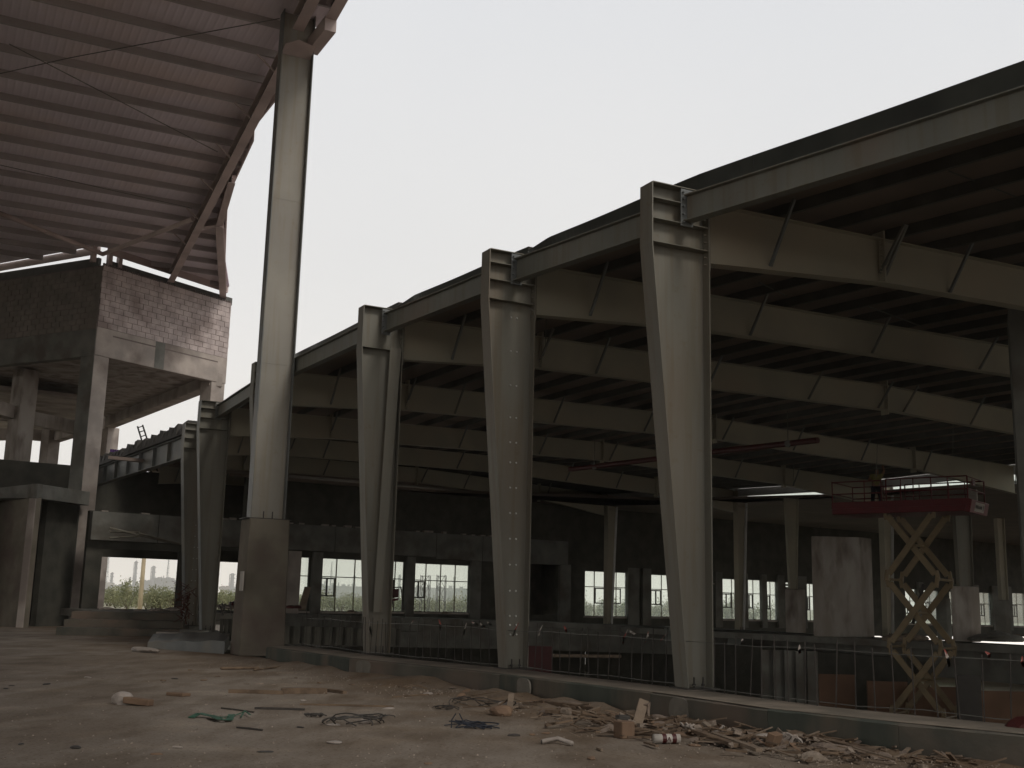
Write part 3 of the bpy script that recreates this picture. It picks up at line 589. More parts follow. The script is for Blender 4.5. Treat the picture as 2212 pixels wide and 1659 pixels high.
# daylight gap in the basement back wall (bay 6): posts and a pane
a, b = bk[6], bk[7]
def onbk(x, y): 
    az = math.atan2((b - a).x, (b - a).y); p = PV(x, y, a, az); return (p - a).dot((b - a).normalized()) / (b - a).length, p.z
t0, zt_ = onbk(1604, 1438); t1, _ = onbk(1646, 1438); bw2 = MB(); t0 = max(0, min(t0, .9)); t1 = max(t0 + .02, min(t1, .97))
lowseg(bw2, 6, 0, t0, LOW, -.35); lowseg(bw2, 6, t1, 1, LOW, -.35); lowseg(bw2, 6, t0, t1, zt_, -.35); lowseg(bw2, 6, t0 + (t1 - t0) * .34, t0 + (t1 - t0) * .8, LOW, zt_); bw2.build('basement_back_wall', 'block_dk', WB)
# shuttering and panels hanging in the basement
def panel(name, x0, x1, ya, yb, D_, m_, label, cat, rib=0, group=None):
    a, b = PD(x0, ya, D_), PD(x1, ya, D_); za = a.z; zb = PD((x0 + x1) / 2, yb, D_).z; m = MB(); b = V((b.x, b.y, za)); a = V((a.x, a.y, za))
    if rib:
        n = rib
        for k in range(n):
            p, q = a.lerp(b, k / n), a.lerp(b, (k + .62) / n); r_, s_ = q, a.lerp(b, (k + 1) / n)
            for (u_, v_, o) in ((p, q, 0), (r_, s_, .12)):
                m.hexa([V((u_.x, u_.y + o, zb)), V((v_.x, v_.y + o, zb)), V((v_.x, v_.y + o + .08, zb)), V((u_.x, u_.y + o + .08, zb)), V((u_.x, u_.y + o, za)), V((v_.x, v_.y + o, za)), V((v_.x, v_.y + o + .08, za)), V((u_.x, u_.y + o + .08, za))])
    else:
        m.hexa([V((a.x, a.y, zb)), V((b.x, b.y, zb)), V((b.x, b.y + .15, zb)), V((a.x, a.y + .15, zb)), a, b, b + V((0, .15, 0)), a + V((0, .15, 0))])
    return single(m, name, m_, label, cat, group)
panel('sheet_piling', 476, 522, 1337, 1385, 37, 'block_dk', 'dark ribbed sheet panel seen between the left columns and the concrete pier', 'panel', 4)
panel('sheet_piling', 612, 865, 1352, 1394, 40, 'block_dk', 'dark ribbed sheet panel below the slab edge behind the leftmost fence bars', 'panel', 11)
panel('ribbed_panel', 1645, 1768, 1404, 1545, 38, 'conc_dk', 'tall grey ribbed wall panel in the basement left of the brown panels', 'panel', 5)
for i, (x0, x1, ya, yb) in enumerate(((1769, 1846, 1456, 1560), (1874, 1960, 1471, 1552), (1962, 2068, 1482, 1562), (2119, 2300, 1492, 1600))):
    panel('brown_panel', x0, x1, ya, yb, (50, 49, 48.5, 44)[i], 'brown', ('flat brown shuttering panel beside the ribbed grey panel', 'brown shuttering panel left of the lift legs', 'brown shuttering panel behind the lift legs', 'wide brown shuttering panel at the right edge')[i], 'panel', group='brown panels in the basement')
panel('dark_column', 2068, 2118, 1458, 1620, 30, 'iron', 'dark square post rising from the basement right of the lift', 'post')
panel('red_door_leaf', 1140, 1192, 1395, 1480, 38, 'pipe_red', 'dark red board standing in the basement behind the fence right of the bolted column', 'board')
t_ = MB(); t_.tube([PD(1195, 1416, 30), PD(1340, 1418, 32)], .045, 8); single(t_, 'light_tube', 'wood2', 'thin pale pole lying across the basement behind the fence', 'pole')
# concrete block and piers standing on the slab
def pier_thing(x0, x1, xr, yt, yb, z0, D_, label, m_='conc_stain', name='concrete_pier', group='concrete piers on the far slab'):
    a, b = PD(x0, yb, D_), PD(x1, yb, D_); zt = PD(x0, yt, D_).z; c = PD(xr, yb, D_ + (xr - x1) / F * D_ * 1.1); 
    a.z = b.z = c.z = z0; d = a + (c - b); m = MB(); m.hexa([a, b, c, d, a + Z * (zt - z0), b + Z * (zt - z0), c + Z * (zt - z0), d + Z * (zt - z0)])
    o = single(m, name, m_, label, 'pier', group); return bevel(o, .03)
pier_thing(1757, 1862, 1890, 1158, 1375, .4, 53, 'tall broad concrete block standing on the slab left of the scissor lift', 'conc_stain', 'concrete_block', None)
ps = PD(1773, 1158, 53.5); t_ = MB(); t_.tube([ps - Z * .1, ps + Z * .45], .015, 5); single(t_, 'starter_bar', 'rebar', 'single thin steel bar standing up from the top of the broad concrete block', 'steel bar')
pier_thing(1697, 1724, 1742, 1272, 1368, .4, 60, 'short concrete pier left of the broad block, steel column on top')
pier_thing(2058, 2101, 2121, 1266, 1386, .4, 50, 'pale concrete pier right of the scissor lift, steel column on top')
pier_thing(2152, 2175, 2187, 1296, 1383, .4, 54, 'dark concrete pier second from the right edge', 'conc_dk')
pier_thing(2024, 2048, 2058, 1292, 1384, .4, 52, 'dark concrete pier close behind the lift legs', 'conc_dk')
pier_thing(1523, 1534, 1540, 1261, 1362, .4, 62, 'narrow concrete pier right of the nearest tapered column', 'conc_dk')
# second row of steel columns behind
for (x, yt, yb, D_, w0, w1, lb_, mm) in ((1713, 1076, 1272, 61, .7, .36, 'slim tapered steel column standing on the short pier', 'steel_far'), (2085, 1085, 1266, 50.6, .75, .62, 'broad tapered steel column on the pale pier right of the lift', 'steel'),
                                     (2168, 1120, 1296, 54.6, .35, .3, 'dark thin steel column near the right edge', 'steel_far')):
    P0, P1 = PD(x, yb, D_), PD(x, yt, D_); P1 = V((P0.x, P0.y, P1.z)); u_ = V((1, .15, 0)).normalized(); s_ = V((.15, -1, 0)).normalized()
    m = MB(); m.plate([P0 - u_ * w1 / 2, P0 + u_ * w1 / 2, P1 + u_ * w0 / 2, P1 - u_ * w0 / 2], s_ * -.02); o = single(m, 'rear_steel_column', mm, lb_, 'steel column', 'rear steel columns')
    for sg, nm in ((-1, 'flange'), (1, 'flange')):
        m = MB(); m.plate([P0 + u_ * sg * (w1 / 2 + .002) + s_ * .15, P1 + u_ * sg * (w0 / 2 + .002) + s_ * .15, P1 + u_ * sg * (w0 / 2 + .002) - s_ * .15, P0 + u_ * sg * (w1 / 2 + .002) - s_ * .15], u_ * sg * .02); m.build(nm, mm, o)
# gutter plate hanging in the gap at the right
# right edge near concrete column
a = PD(2178, 668, 24); b = PD(2240, 668, 24); m = MB()
p0 = PD(2178, 668, 24); zt = p0.z; xl = p0.x
m.hexa([V((xl, 24, LOW)), V((xl + 1.0, 23.6, LOW)), V((xl + 1.4, 24.6, LOW)), V((xl + .4, 25, LOW)), V((xl, 24, zt)), V((xl + 1.0, 23.6, zt)), V((xl + 1.4, 24.6, zt)), V((xl + .4, 25, zt))])
single(m, 'concrete_column', 'conc_dk', 'rough concrete column cut by the right edge of the view, rising to the roof beams', 'concrete column')
# ================================================================== tall post and canopy on the left
CD = -25.0; cu = dr(CD); cp_ = dr(CD + 88)     # rafter heading and purlin heading
CN = thing('entrance_canopy', (pier0.x, pier0.y, 0), 'huge flat sheet-metal canopy overhead at upper left carried by one tall steel post', 'canopy')
PX = PD(571, 1122, 31.95); PX.z = 0      # centre of the pier top
zp = PD(571, 1122, 31.95).z; zh = 18.35
au = dr(63); as_ = V((au.y, -au.x, 0))
pm = MB()
c0 = PX + V((-.02, .25, 0)); hw, hd_ = .56, .50
pm.hexa([c0 - au * (hw + .06) + as_ * (hd_ + .03), c0 + au * (hw + .06) + as_ * (hd_ + .03), c0 + au * (hw + .06) - as_ * (hd_ + .03), c0 - au * (hw + .06) - as_ * (hd_ + .03)] + [c0 - au * hw + as_ * hd_ + Z * zp, c0 + au * hw + as_ * hd_ + Z * zp, c0 + au * hw - as_ * hd_ + Z * zp, c0 - au * hw - as_ * hd_ + Z * zp])
pr_ = bevel(pm.build('concrete_pier', 'conc_pier', CN), .02)
tc_ = MB(); q0 = c0 + as_ * .02; tw = .47
def TP(t, z, o): return q0 + au * t + as_ * o + Z * z
tc_.plate([TP(-tw, zp + .03, .01), TP(tw, zp + .03, .01), TP(tw, zh + 1, .01), TP(-tw, zh + 1, .01)], as_ * -.02); col = tc_.build('tall_post', 'tall', CN)
for t in (-tw, tw):
    m = MB(); m.plate([TP(t, zp + .03, .22), TP(t, zh + 1, .22), TP(t, zh + 1, -.22), TP(t, zp + .03, -.22)], au * (.025 if t > 0 else -.025)); m.build('flange', 'steel_grey', col)
m = MB()
for k, z in enumerate((8.2, 13.2)): m.plate([TP(-tw + .02, z, .012), TP(tw - .02, z, .012), TP(tw - .02, z, .016), TP(-tw + .02, z, .016)], Z * .02)
m.build('weld_seam', 'tall', col)
m = MB(); m.plate([TP(-tw - .2, zp, .35), TP(tw + .2, zp, .35), TP(tw + .2, zp, -.35), TP(-tw - .2, zp, -.35)], Z * .03)
for t in (-.15, .1): m.tube([TP(t, zp, .3), TP(t, zp + .22, .3)], .018, 6)
m.build('base_plate', 'iron', col)
m = MB(); m.plate([TP(-tw + .02, zh - .55, .02), TP(tw - .02, zh - .55, .02), TP(tw - .02, zh - .35, .5), TP(-.1, zh - .3, .62), TP(-tw + .02, zh - .42, .4)], Z * .02); m.build('head_bracket', 'canopy_steel', col)
sgn = MB(); sg0 = PD(520, 1235, 31.2); sg1 = PD(524, 1275, 31.2); sgn.box((sg0 + sg1) / 2 + V((-.02, .1, 0)), au * .02, as_ * .14, Z * .26); single(sgn, 'notice_plate', 'white', 'small pale plate fixed to the left side of the concrete pier under the tall post', 'sign')
# rafter lines
RB = G(372, 600, 18.0); RA = q0 + as_ * .0; rdir = (V((RB.x, RB.y, 0)) - V((RA.x, RA.y, 0))); rlen = rdir.length; rdir.normalize(); rn = V((rdir.y, -rdir.x, 0))   # rn to the right of the heading
pd_ = (rn * -1 + rdir * -.06).normalized()
def zc(p):     # underside of the sheet, dropping gently away
    s = (V((p.x, p.y, 0)) - RA).dot(rdir); return zh + .82 - s * .017
def raf(off, s0, s1, root=CN, nm='rafter', H_=.52, w_=.34, dz=.27):
    A = RA + rdir * s0 + rn * off; Bp = RA + rdir * s1 + rn * off; A = V((A.x, A.y, 0)); Bp = V((Bp.x, Bp.y, 0)); A.z = zc(A) - dz - H_ / 2; Bp.z = zc(Bp) - dz - H_ / 2
    m = MB(); m.bar(A, Bp, .02, H_ - .04, Z); o = m.build(nm, 'purlin', root)  # dark web against pale flanges: light from the ground put into colour
    m = MB(); k = Z * (H_ / 2 - .012); m.bar(A - k, Bp - k, w_, .024); m.bar(A + k, Bp + k, w_, .024); m.build('flange', 'canopy_steel', o); return o
r1 = raf(0, .55, rlen + .6); raf(-.1, -60, -.55)
# short stub bracket and the outer gutter beam going on over the camera
A = G(690, 42, zh - .05); m = MB(); m.bar(q0 + V((0, 0, zh - .1)) + au * .5, V((A.x, A.y, zh - .1)) + au * .35, .35, .45); m.build('stub_bracket', 'canopy_steel', col)
og = (V((A.x, A.y, 0)) - RA).dot(rn) + .35
raf(og, -60, (V((A.x, A.y, 0)) - RA).dot(rdir) + .1)
# roof edge measured against the sky
edge = [G(*p, zh + .62) for p in ((598, 200), (549, 262), (548, 291), (504, 388), (490, 431), (487, 500), (484, 560), (482, 612))]
edge = [V((p.x, p.y, 0)) for p in edge]
edge = [G(*q_, zc(p) - .02) for q_, p in zip(((598, 200), (549, 262), (548, 291), (504, 388), (491, 431), (488, 500), (486, 560), (485, 622)), edge)]; edge = [V((p.x, p.y, 0)) for p in edge]
eR = [RA + rn * (og + .3) + rdir * -50, RA + rn * (og + .3) + rdir * .4, RA + rn * .35 + rdir * .5] + edge
KB = G(147.5, 1352, 0); uR, uL = dr(33.8), dr(-63)
zW = PD(219, 572, KB.y).z; zBm = PD(204, 766, KB.y).z
E0 = KB + uR * 8.5
poly = eR + [KB + uR * 8.3 - rn * 0, KB + V((-.1, -.1, 0)), KB + uL * 30, V((-85, 40, 0)), V((-80, -40, 0))]  # unseen reach behind the camera sized to shade the steel
gt = MB()
for p, q in zip(eR[:2], eR[1:2]): gt.bar(V((p.x, p.y, zc(p) - .12)), V((q.x, q.y, zc(q) - .12)), .06, .3)
for p, q in zip(edge, edge[1:]): gt.bar(V((p.x, p.y, zc(p) - .10)), V((q.x, q.y, zc(q) - .10)), .06, .34)
gt.build('edge_gutter', 'canopy_steel', CN)
bm2 = bmesh.new(); vs = [bm2.verts.new((p.x, p.y, zc(p))) for p in poly]; es = [bm2.edges.new((vs[i], vs[(i + 1) % len(vs)])) for i in range(len(vs))]
bmesh.ops.triangle_fill(bm2, use_beauty=True, edges=es, normal=(0, 0, 1)); r_ = bmesh.ops.extrude_face_region(bm2, geom=bm2.faces[:]); bmesh.ops.translate(bm2, vec=(0, 0, .05), verts=[g for g in r_['geom'] if isinstance(g, bmesh.types.BMVert)]); bmesh.ops.recalc_face_normals(bm2, faces=bm2.faces)
me = bpy.data.meshes.new('roof_sheet'); bm2.to_mesh(me); bm2.free(); me.materials.append(M['canopy']); link('roof_sheet', me, CN)
def clip_poly(A, d, P):     # intervals of the line A+t*d inside polygon P
    ts = []
    for i in range(len(P)):
        p, q = P[i], P[(i + 1) % len(P)]; e_ = q - p; den = d.x * e_.y - d.y * e_.x
        if abs(den) < 1e-9: continue
        t = ((p.x - A.x) * e_.y - (p.y - A.y) * e_.x) / den; s = ((p.x - A.x) * d.y - (p.y - A.y) * d.x) / den
        if 0 <= s < 1: ts.append(t)
    ts.sort(); return list(zip(ts[::2], ts[1::2]))
for k in range(-26, 16):
    A = RA + rdir * (k * 1.95 + .55)
    for t0, t1 in clip_poly(A, pd_, poly):
        if t1 - t0 < .3: continue
        a, b = A + pd_ * (t0 + .03), A + pd_ * (t1 - .03); a = V((a.x, a.y, zc(a) - .135)); b = V((b.x, b.y, zc(b) - .135)); m = MB(); m.bar(a, b, .014, .25); m.bar(a - Z * .118 + rdir * .045, b - Z * .118 + rdir * .045, .09, .012); m.build('purlin', 'canopy_purlin', CN)
# fly braces beside the rafter
for k in range(0, 12, 2):
    p = RA + rdir * (k * 1.95 + .55 + 1.95); z = zc(p); m = MB(); m.bar(p + Z * (z - .78) - rn * .1, p + Z * (z - .25) - rn * .75, .05, .05); m.build('fly_brace', 'canopy_steel', r1)
# edge beam from the wall end towards the post
pa, pb = G(482, 645, 18.0), G(474, 486, 18.25); ha = V((pa.x, pa.y, 0)); hb_ = V((pb.x, pb.y, 0))
def cbeam(a, b, nm='edge_beam', w_=.36, H_=.4, m_='canopy_steel'):
    a = V((a.x, a.y, zc(a) - .3 - H_ / 2)); b = V((b.x, b.y, zc(b) - .3 - H_ / 2)); m = MB(); m.ibeam(a, b, H_, w_, .02, .014); return m.build(nm, m_, CN)
cbeam(ha, hb_); 
pc = G(437, 492, 18.2); pc = V((pc.x, pc.y, 0)); cbeam(hb_, pc, 'cross_beam', .3, .35)
pe = G(500, 400, 18.2); cbeam(hb_ + V((0, 0, 0)), V((pe.x, pe.y, 0)), 'edge_beam', .3, .35)
# roof-edge channel over the building walls (gap of sky beneath)
m = MB(); a, b = KB + uR * .2, KB + uR * 8.2; a = V((a.x, a.y, zc(a) - .19)); b = V((b.x, b.y, zc(b) - .19)); m.bar(a, b, .08, .37); a2 = KB + uL * .3; b2 = KB + uL * 29; a2 = V((a2.x, a2.y, zc(a2) - .19)); b2 = V((b2.x, b2.y, zc(b2) - .19)); m.bar(a2, b2, .08, .37); m.build('edge_channel', 'canopy_steel', CN)
# struts from the building corner up to the roof steel
kc = PD(222, 549, KB.y - .4)
for (x, y, z) in ((417, 473, 18.3), (-40, 445, 18.5)):
    q = G(x, y, z); m = MB(); m.tube([kc, q], .11, 10); m.build('strut', 'canopy_steel', CN)
for (x0, y0, x1, y1) in ((20, 95, 470, 328), (150, 125, 604, 40), (150, 125, -40, 168), (-20, 352, 415, 450)):
    m = MB(); a, b = G(x0, y0, 18.55), G(x1, y1, 18.4); m.tube([a, b], .016, 5); m.build('tie_rod', 'wire', CN)
# ================================================================== concrete building with block walls, left
CB = thing('concrete_building', KB, 'unfinished concrete frame building with an upper storey of pale bricks standing under the canopy', 'building')
def lay(root, A, u, L_, z0, z1, nrm, m_, bl=.58, bh=.29, name='block_wall'):
    core = MB(); core.hexa([A + Z * z0, A + u * L_ + Z * z0, A + u * L_ - nrm * .2 + Z * z0, A - nrm * .2 + Z * z0, A + Z * z1, A + u * L_ + Z * z1, A + u * L_ - nrm * .2 + Z * z1, A - nrm * .2 + Z * z1]); c = core.build(name, 'mortar', root)
    b_ = MB(); rows = int(round((z1 - z0) / bh))
    for r in range(rows):
        x = -(r % 2) * bl / 2 + random.uniform(-.02, .02)
        while x < L_ - .05:
            a, b2 = max(x + .012, 0.0), min(x + bl - .014, L_); x += bl
            if b2 - a < .06: continue
            pz = random.uniform(.012, .032); jz = random.uniform(-.006, .006); b_.hexa([A + u * a + nrm * .001 + Z * (z0 + r * bh + .012 + jz), A + u * b2 + nrm * .001 + Z * (z0 + r * bh + .012 + jz), A + u * b2 - nrm * .1 + Z * (z0 + r * bh + .012), A + u * a - nrm * .1 + Z * (z0 + r * bh + .012),
                      A + u * a + nrm * .001 + Z * (z0 + (r + 1) * bh - .01), A + u * b2 + nrm * .001 + Z * (z0 + (r + 1) * bh - .01), A + u * b2 - nrm * .1 + Z * (z0 + (r + 1) * bh - .01), A + u * a - nrm * .1 + Z * (z0 + (r + 1) * bh - .01)])
            for i in range(8):
                if i % 4 in (0, 1): b_.v[-8 + i] = tuple(V(b_.v[-8 + i]) + nrm * pz)
    b_.build('blocks', m_, c)
    return c
nR = V((uR.y, -uR.x, 0)); nL = V((-uL.y, uL.x, 0)); nL = nL if nL.y < 0 else -nL
zm = PD(213, 705, KB.y).z
LR = 8.5
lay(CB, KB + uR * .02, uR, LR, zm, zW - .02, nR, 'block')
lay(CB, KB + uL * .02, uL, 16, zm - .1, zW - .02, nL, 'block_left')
# ragged mortar stubs along the top of the lit wall
m = MB()
for k in range(70):
    p = KB + uR * (k * LR / 70 + .05) + Z * (zW - .02) + nR * .02; h_ = random.uniform(.04, .16); m.hexa([p, p + uR * .06, p + uR * .06 - nR * .1, p - nR * .1, p + Z * h_, p + uR * .05 + Z * h_, p + uR * .05 - nR * .1 + Z * h_, p - nR * .1 + Z * h_])
m.build('broken_mortar', 'mortar', CB)['kind'] = 'stuff'
m = MB(); p = KB - nR * .25 - nL * .25; m.bar(p + uR * .3 + Z * (zW + .18), p + uR * LR + Z * (zW + .18), .2, .42); m.bar(p + uL * .3 + Z * (zW + .25), p + uL * 16 + Z * (zW + .25), .2, .5); m.build('top_beam', 'purlin', CB)
m = MB()
for (dx, dz) in ((.5, 0), (-.45, 0), (1.1, 0)):
    m = MB(); m.bar(KB + uR * dx + Z * (zW + .05) - nR * .2, KB + uR * dx + Z * (zW + .9) - nR * .2, .22, .22, uR); m.build('bearing_bracket', 'canopy_steel', CB)
def cbox(root, A, u, L_, n_, T, z0, z1, nm, m_, bev=.02, label=None):
    o = MB(); o.hexa([A + Z * z0, A + u * L_ + Z * z0, A + u * L_ - n_ * T + Z * z0, A - n_ * T + Z * z0, A + Z * z1, A + u * L_ + Z * z1, A + u * L_ - n_ * T + Z * z1, A - n_ * T + Z * z1]); o = o.build(nm, m_, root, label=label)
    return bevel(o, bev) if bev else o
cbox(CB, KB + nR * .03, uR, LR + .03, nR, .45, zBm, zm - .004, 'ring_beam', 'conc')
cbox(CB, KB + nL * .03, uL, 16, nL, .45, zBm - .05, zm - .104, 'ring_beam', 'conc_dk')  # darker than the other side: shade on this face put into colour
a = KB + uR * 3.6 + nR * .035; cbox(CB, a, uR, .62, nR, .05, zBm + .02, zm - .02, 'damp_patch', 'conc_dk', 0)
cbox(CB, KB + uR * .95 + nR * .034, uR, 6.9, nR, .05, zm - .35, zm - .28, 'cast_joint', 'mortar', 0)
cbox(CB, KB, uR, .88, nR, .9, -.1, zBm - .004, 'corner_column', 'conc')
cbox(CB, KB + uL * .0 + nL * .001, uL, .9, nL, .05, -.1, zBm - .06, 'column_shade_sheet', 'conc_dk', 0)  # thin dark sheet painting the column's shaded face
Ee = KB + uR * (LR - .95)
cbox(CB, Ee, uR, .95, nR, .9, -.1, zBm - .004, 'column', 'conc')
# soffit slab
Qs = G(232, 926, zBm - .25); Qs = V((Qs.x, Qs.y, 0)); inn = [KB - nR * .2, Ee + uR * .9 - nR * .2, Qs, Qs + uL * 10, KB + uL * 16]
m = MB(); m.plate([p + Z * (zBm + .42) for p in inn], Z * .25); m.build('floor_slab', 'conc_stain', CB)
# rear beam from the end column to a rear column, and inner frame
Q = G(232, 926, zBm - .25); Q = V((Q.x, Q.y, 0)); q = Q - Ee; qn = V((q.y, -q.x, 0)).normalized(); qn = qn if qn.x > 0 else -qn
m = MB(); a, b = Ee + uR * .3, Q; m.bar(V((a.x, a.y, zBm + .15)), V((b.x, b.y, zBm + .15)), .75, .75); bevel(m.build('rear_beam', 'conc', CB), .02)
def icol(x0, x1, yb, z0, D_, zt, m_='conc', nm='inner_column', dz=0):
    a, b = PD(x0, yb, D_), PD(x1, yb, D_); a.z = b.z = 0; c = (a + b) / 2; wd = (b - a).length / 2 * .75; m = MB(); m.box(V((c.x, c.y, (z0 + zt) / 2)), uR * wd, nR * wd, Z * (zt - z0) / 2); return bevel(m.build(nm, m_, CB), .02)
icol(196, 236, 1150, -.1, Q.y, zBm - .2); icol(10, 62, 1000, 5, 61, zBm + .3, 'conc_stain'); icol(85, 123, 1000, 5, 73, zBm - .8); icol(-140, -95, 1020, 5, 66, zBm)
# inner beams
def ib(x0, y0, D0, x1, y1, D1, w_=.6, h_=.7, m_='conc'):
    a, b = PD(x0, y0, D0), PD(x1, y1, D1); m = MB(); m.bar(a, b, w_, h_); m.build('inner_beam', m_, CB)
ib(-60, 865, 57, 30, 893, 61); ib(10, 893, 61, 205, 932, 68, .6, .75, 'conc_stain'); ib(60, 938, 74, 118, 944, 74); ib(118, 944, 74, 215, 912, 64); ib(-60, 940, 72, 30, 938, 72)
inn2 = [PD(-100, 905, 62), PD(190, 938, 66), PD(190, 950, 80), PD(-100, 950, 80)]
m = MB(); zz = zBm - .35; m.add([V((p.x, p.y, zz)) for p in inn2] + [V((p.x, p.y, zz + .2)) for p in inn2], [(0, 1, 2, 3), (7, 6, 5, 4), (0, 1, 5, 4), (1, 2, 6, 5), (2, 3, 7, 6), (3, 0, 4, 7)]); m.build('inner_slab', 'conc', CB)
# low room in front on the left: block wall, beam with opening, dark interior
LD = 50.5; Pw = PD(48, 1355, LD); Pw.z = 0; Pr = PD(166, 1352, LD + 3.6); Pr.z = 0; Pl = PD(-120, 1358, LD + 5.5); Pl.z = 0
zl0, zl1 = PD(48, 1073, LD).z, PD(48, 1044, LD).z; dR = (Pr - Pw); LRm = dR.length; dR.normalize(); dn = V((dR.y, -dR.x, 0)); dL = (Pl - Pw); LLm = dL.length; dL.normalize(); dln = V((-dL.y, dL.x, 0)); dln = dln if dln.y < 0 else -dln
cbox(CB, Pw + dn * .04, dR, LRm, dn, .35, zl0 - .05, zl1, 'front_beam', 'conc_dk'); cbox(CB, Pw, dR, .42, dn, .35, -.1, zl0 - .054, 'front_post', 'conc'); cbox(CB, Pw + dln * .04 + dL * .02, dL, LLm, dln, .35, zl0 - .02, zl1, 'front_beam', 'conc_dk')
cbox(CB, Pw + dL * .03, dL, LLm, dln, .3, -.1, zl0 - .024, 'side_wall', 'conc_pier'); cbox(CB, Pw + dR * 2.0 - dn * .9, dR, LRm - 1.0, dn, .3, -.1, zl0, 'recess_wall', 'block_dk', 0)
cbox(CB, Pw + dR * .4 - dn * 3.2, dR, LRm + 1, dn, .3, -.1, zl0, 'back_wall', 'block_dk', 0); cbox(CB, Pw + dR * .4 - dn * .3, dR, LRm, dn, 3, zl0, zl0 + .2, 'roof_slab', 'conc_dk', 0)
# steel box girder and soffit bars seen under the roof left of the opening
m = MB(); a, b = wall_pt(236, 1112), wall_pt(430, 1128)
for (x0, y0, x1, y1) in ((236, 1140, 370, 1172), (236, 1148, 300, 1150), (300, 1152, 390, 1175), (236, 1162, 300, 1158)):
    m.tube([PD(x0, y0, 49), PD(x1, y1, 51)], .045, 6)
m.build('hanging_bars', 'steel', WB)

# ================================================================== rebar fence on the kerb
fl = off(kf, .98); FN = thing('rebar_fence', fl[4] + Z * KH, 'makeshift fence of thin upright steel bars and wire along the low concrete upstand', 'fence')
bar0 = MB().tube([(0, 0, 0), (0, 0, .42), (.004, 0, .84)], .0085, 5).mesh('bar'); bar0.materials.append(M['rebar'])
def walk(pl, step):
    out = []; carry = 0
    for a, b in zip(pl, pl[1:]):
        L_ = (b - a).length; t = carry
        while t < L_: out.append(a.lerp(b, t / L_)); t += step
        carry = t - L_
    return out
colsP = [fpt(f, -.25, 0) for f in FR[:4]]
wp = walk(fl, .285)[:96]; topl = []
for i, p in enumerate(wp):
    if any((V((p.x, p.y, 0)) - c).length < .42 for c in colsP): continue
    o = link('fence_bar', bar0, FN, V((p.x + random.uniform(-.02, .02), p.y, KH - .03))); o.rotation_euler = (random.uniform(-.05, .05), random.uniform(-.05, .05), random.random() * 6); o.scale = (1, 1, random.uniform(.93, 1.12))
for z, nm in ((KH + .74, 'top_wire'), (KH + .07, 'bottom_wire')):
    pts = [p + Z * (z - KH + random.uniform(-.02, .02)) for p in walk(fl, .9)]; MB().tube(pts, .007, 4).build(nm, 'wire', FN)
ORD = 'first second third fourth fifth sixth seventh eighth ninth tenth eleventh twelfth thirteenth fourteenth fifteenth sixteenth seventeenth eighteenth nineteenth twentieth twenty-first twenty-second twenty-third twenty-fourth twenty-fifth twenty-sixth twenty-seventh twenty-eighth twenty-ninth thirtieth thirty-first thirty-second thirty-third thirty-fourth thirty-fifth thirty-sixth thirty-seventh thirty-eighth thirty-ninth fortieth'.split()
rib = [(1008, 1345, 1002, 1372), (1018, 1343, 1032, 1350), (1036, 1345, 1048, 1356), (1052, 1343, 1062, 1350), (1085, 1347, 1112, 1342), (1120, 1345, 1108, 1374), (1172, 1350, 1164, 1373), (1218, 1352, 1224, 1366), (1356, 1360, 1345, 1392), (1360, 1362, 1372, 1370), (1400, 1364, 1394, 1388), (1443, 1366, 1428, 1384),
       (880, 1338, 868, 1346), (893, 1340, 882, 1352), (948, 1338, 952, 1360), (797, 1336, 803, 1372), (1727, 1393, 1728, 1412), (2040, 1402, 2051, 1440), (1603, 1380, 1606, 1388), (2128, 1407, 2138, 1420), (2208, 1418, 2212, 1440)]
for i, (x0, y0, x1, y1) in enumerate(rib):
    bi = min(range(len(wp)), key=lambda k: abs(__import__('math').hypot(0, 0) + abs((lambda q: W2 + F * q.x / max(q.y, .1))(wp[k]) - x0))); D_ = wp[bi].y - .03
    a, b = PD(x0, y0, D_), PD(x1, y1, D_); mid = (a + b) / 2 + V((random.uniform(-.02, .02), 0, 0)); w_ = .022; m = MB(); e_ = V((.6, 0, .4)).normalized() * w_
    m.add([a - e_ * .3, a + e_ * .3, mid + e_, b + e_ * .8, b - e_ * .8, mid - e_], [(0, 1, 2, 5), (5, 2, 3, 4)]); m.plate([mid - e_, mid + e_, b + e_ * .8, b - e_ * .8], V((0, .006, 0)))
    single(m, 'tape_scrap', 'tape' if i % 3 else 'tapew', ('red and white' if i % 3 else 'white') + ' tape scrap on the fence wire, ' + ORD[sorted(range(len(rib)), key=lambda k: rib[k][0]).index(i)] + ' from the concrete pier', 'tape', 'tape scraps tied to the fence wire')
# ================================================================== scissor lift and worker
LDp = 45.0; lu = dr(-52); ln = V((lu.y, -lu.x, 0)); ln = ln if ln.y > 0 else -ln      # lu: to the left and away, ln: away
nr = PD(2092, 1103, LDp - 1.0); zb = nr.z; NRp = V((nr.x, nr.y, 0)); LL, LW = 5.5, 2.3
SLf = thing('scissor_lift', NRp + lu * 3 + ln * .9 + Z * LOW, 'raised scissor lift with red railed platform and tan crossed arms', 'scissor lift')
def LP(s, o, z): return NRp + lu * s + ln * o + Z * z
dk = MB(); dk.box(LP(LL / 2, LW / 2, zb + .12), lu * (LL / 2), ln * (LW / 2), Z * .12); dkp = bevel(dk.build('platform_deck', 'red', SLf), .02)
m = MB()
for (s0, s1, o) in ((0, LL, .0), (0, LL, LW)): m.box(LP((s0 + s1) / 2, o, zb + .36), lu * ((s1 - s0) / 2), ln * .02, Z * .13)
m.box(LP(LL, LW / 2, zb + .36), lu * .02, ln * (LW / 2 - .03), Z * .13); m.build('toe_board', 'red', dkp)
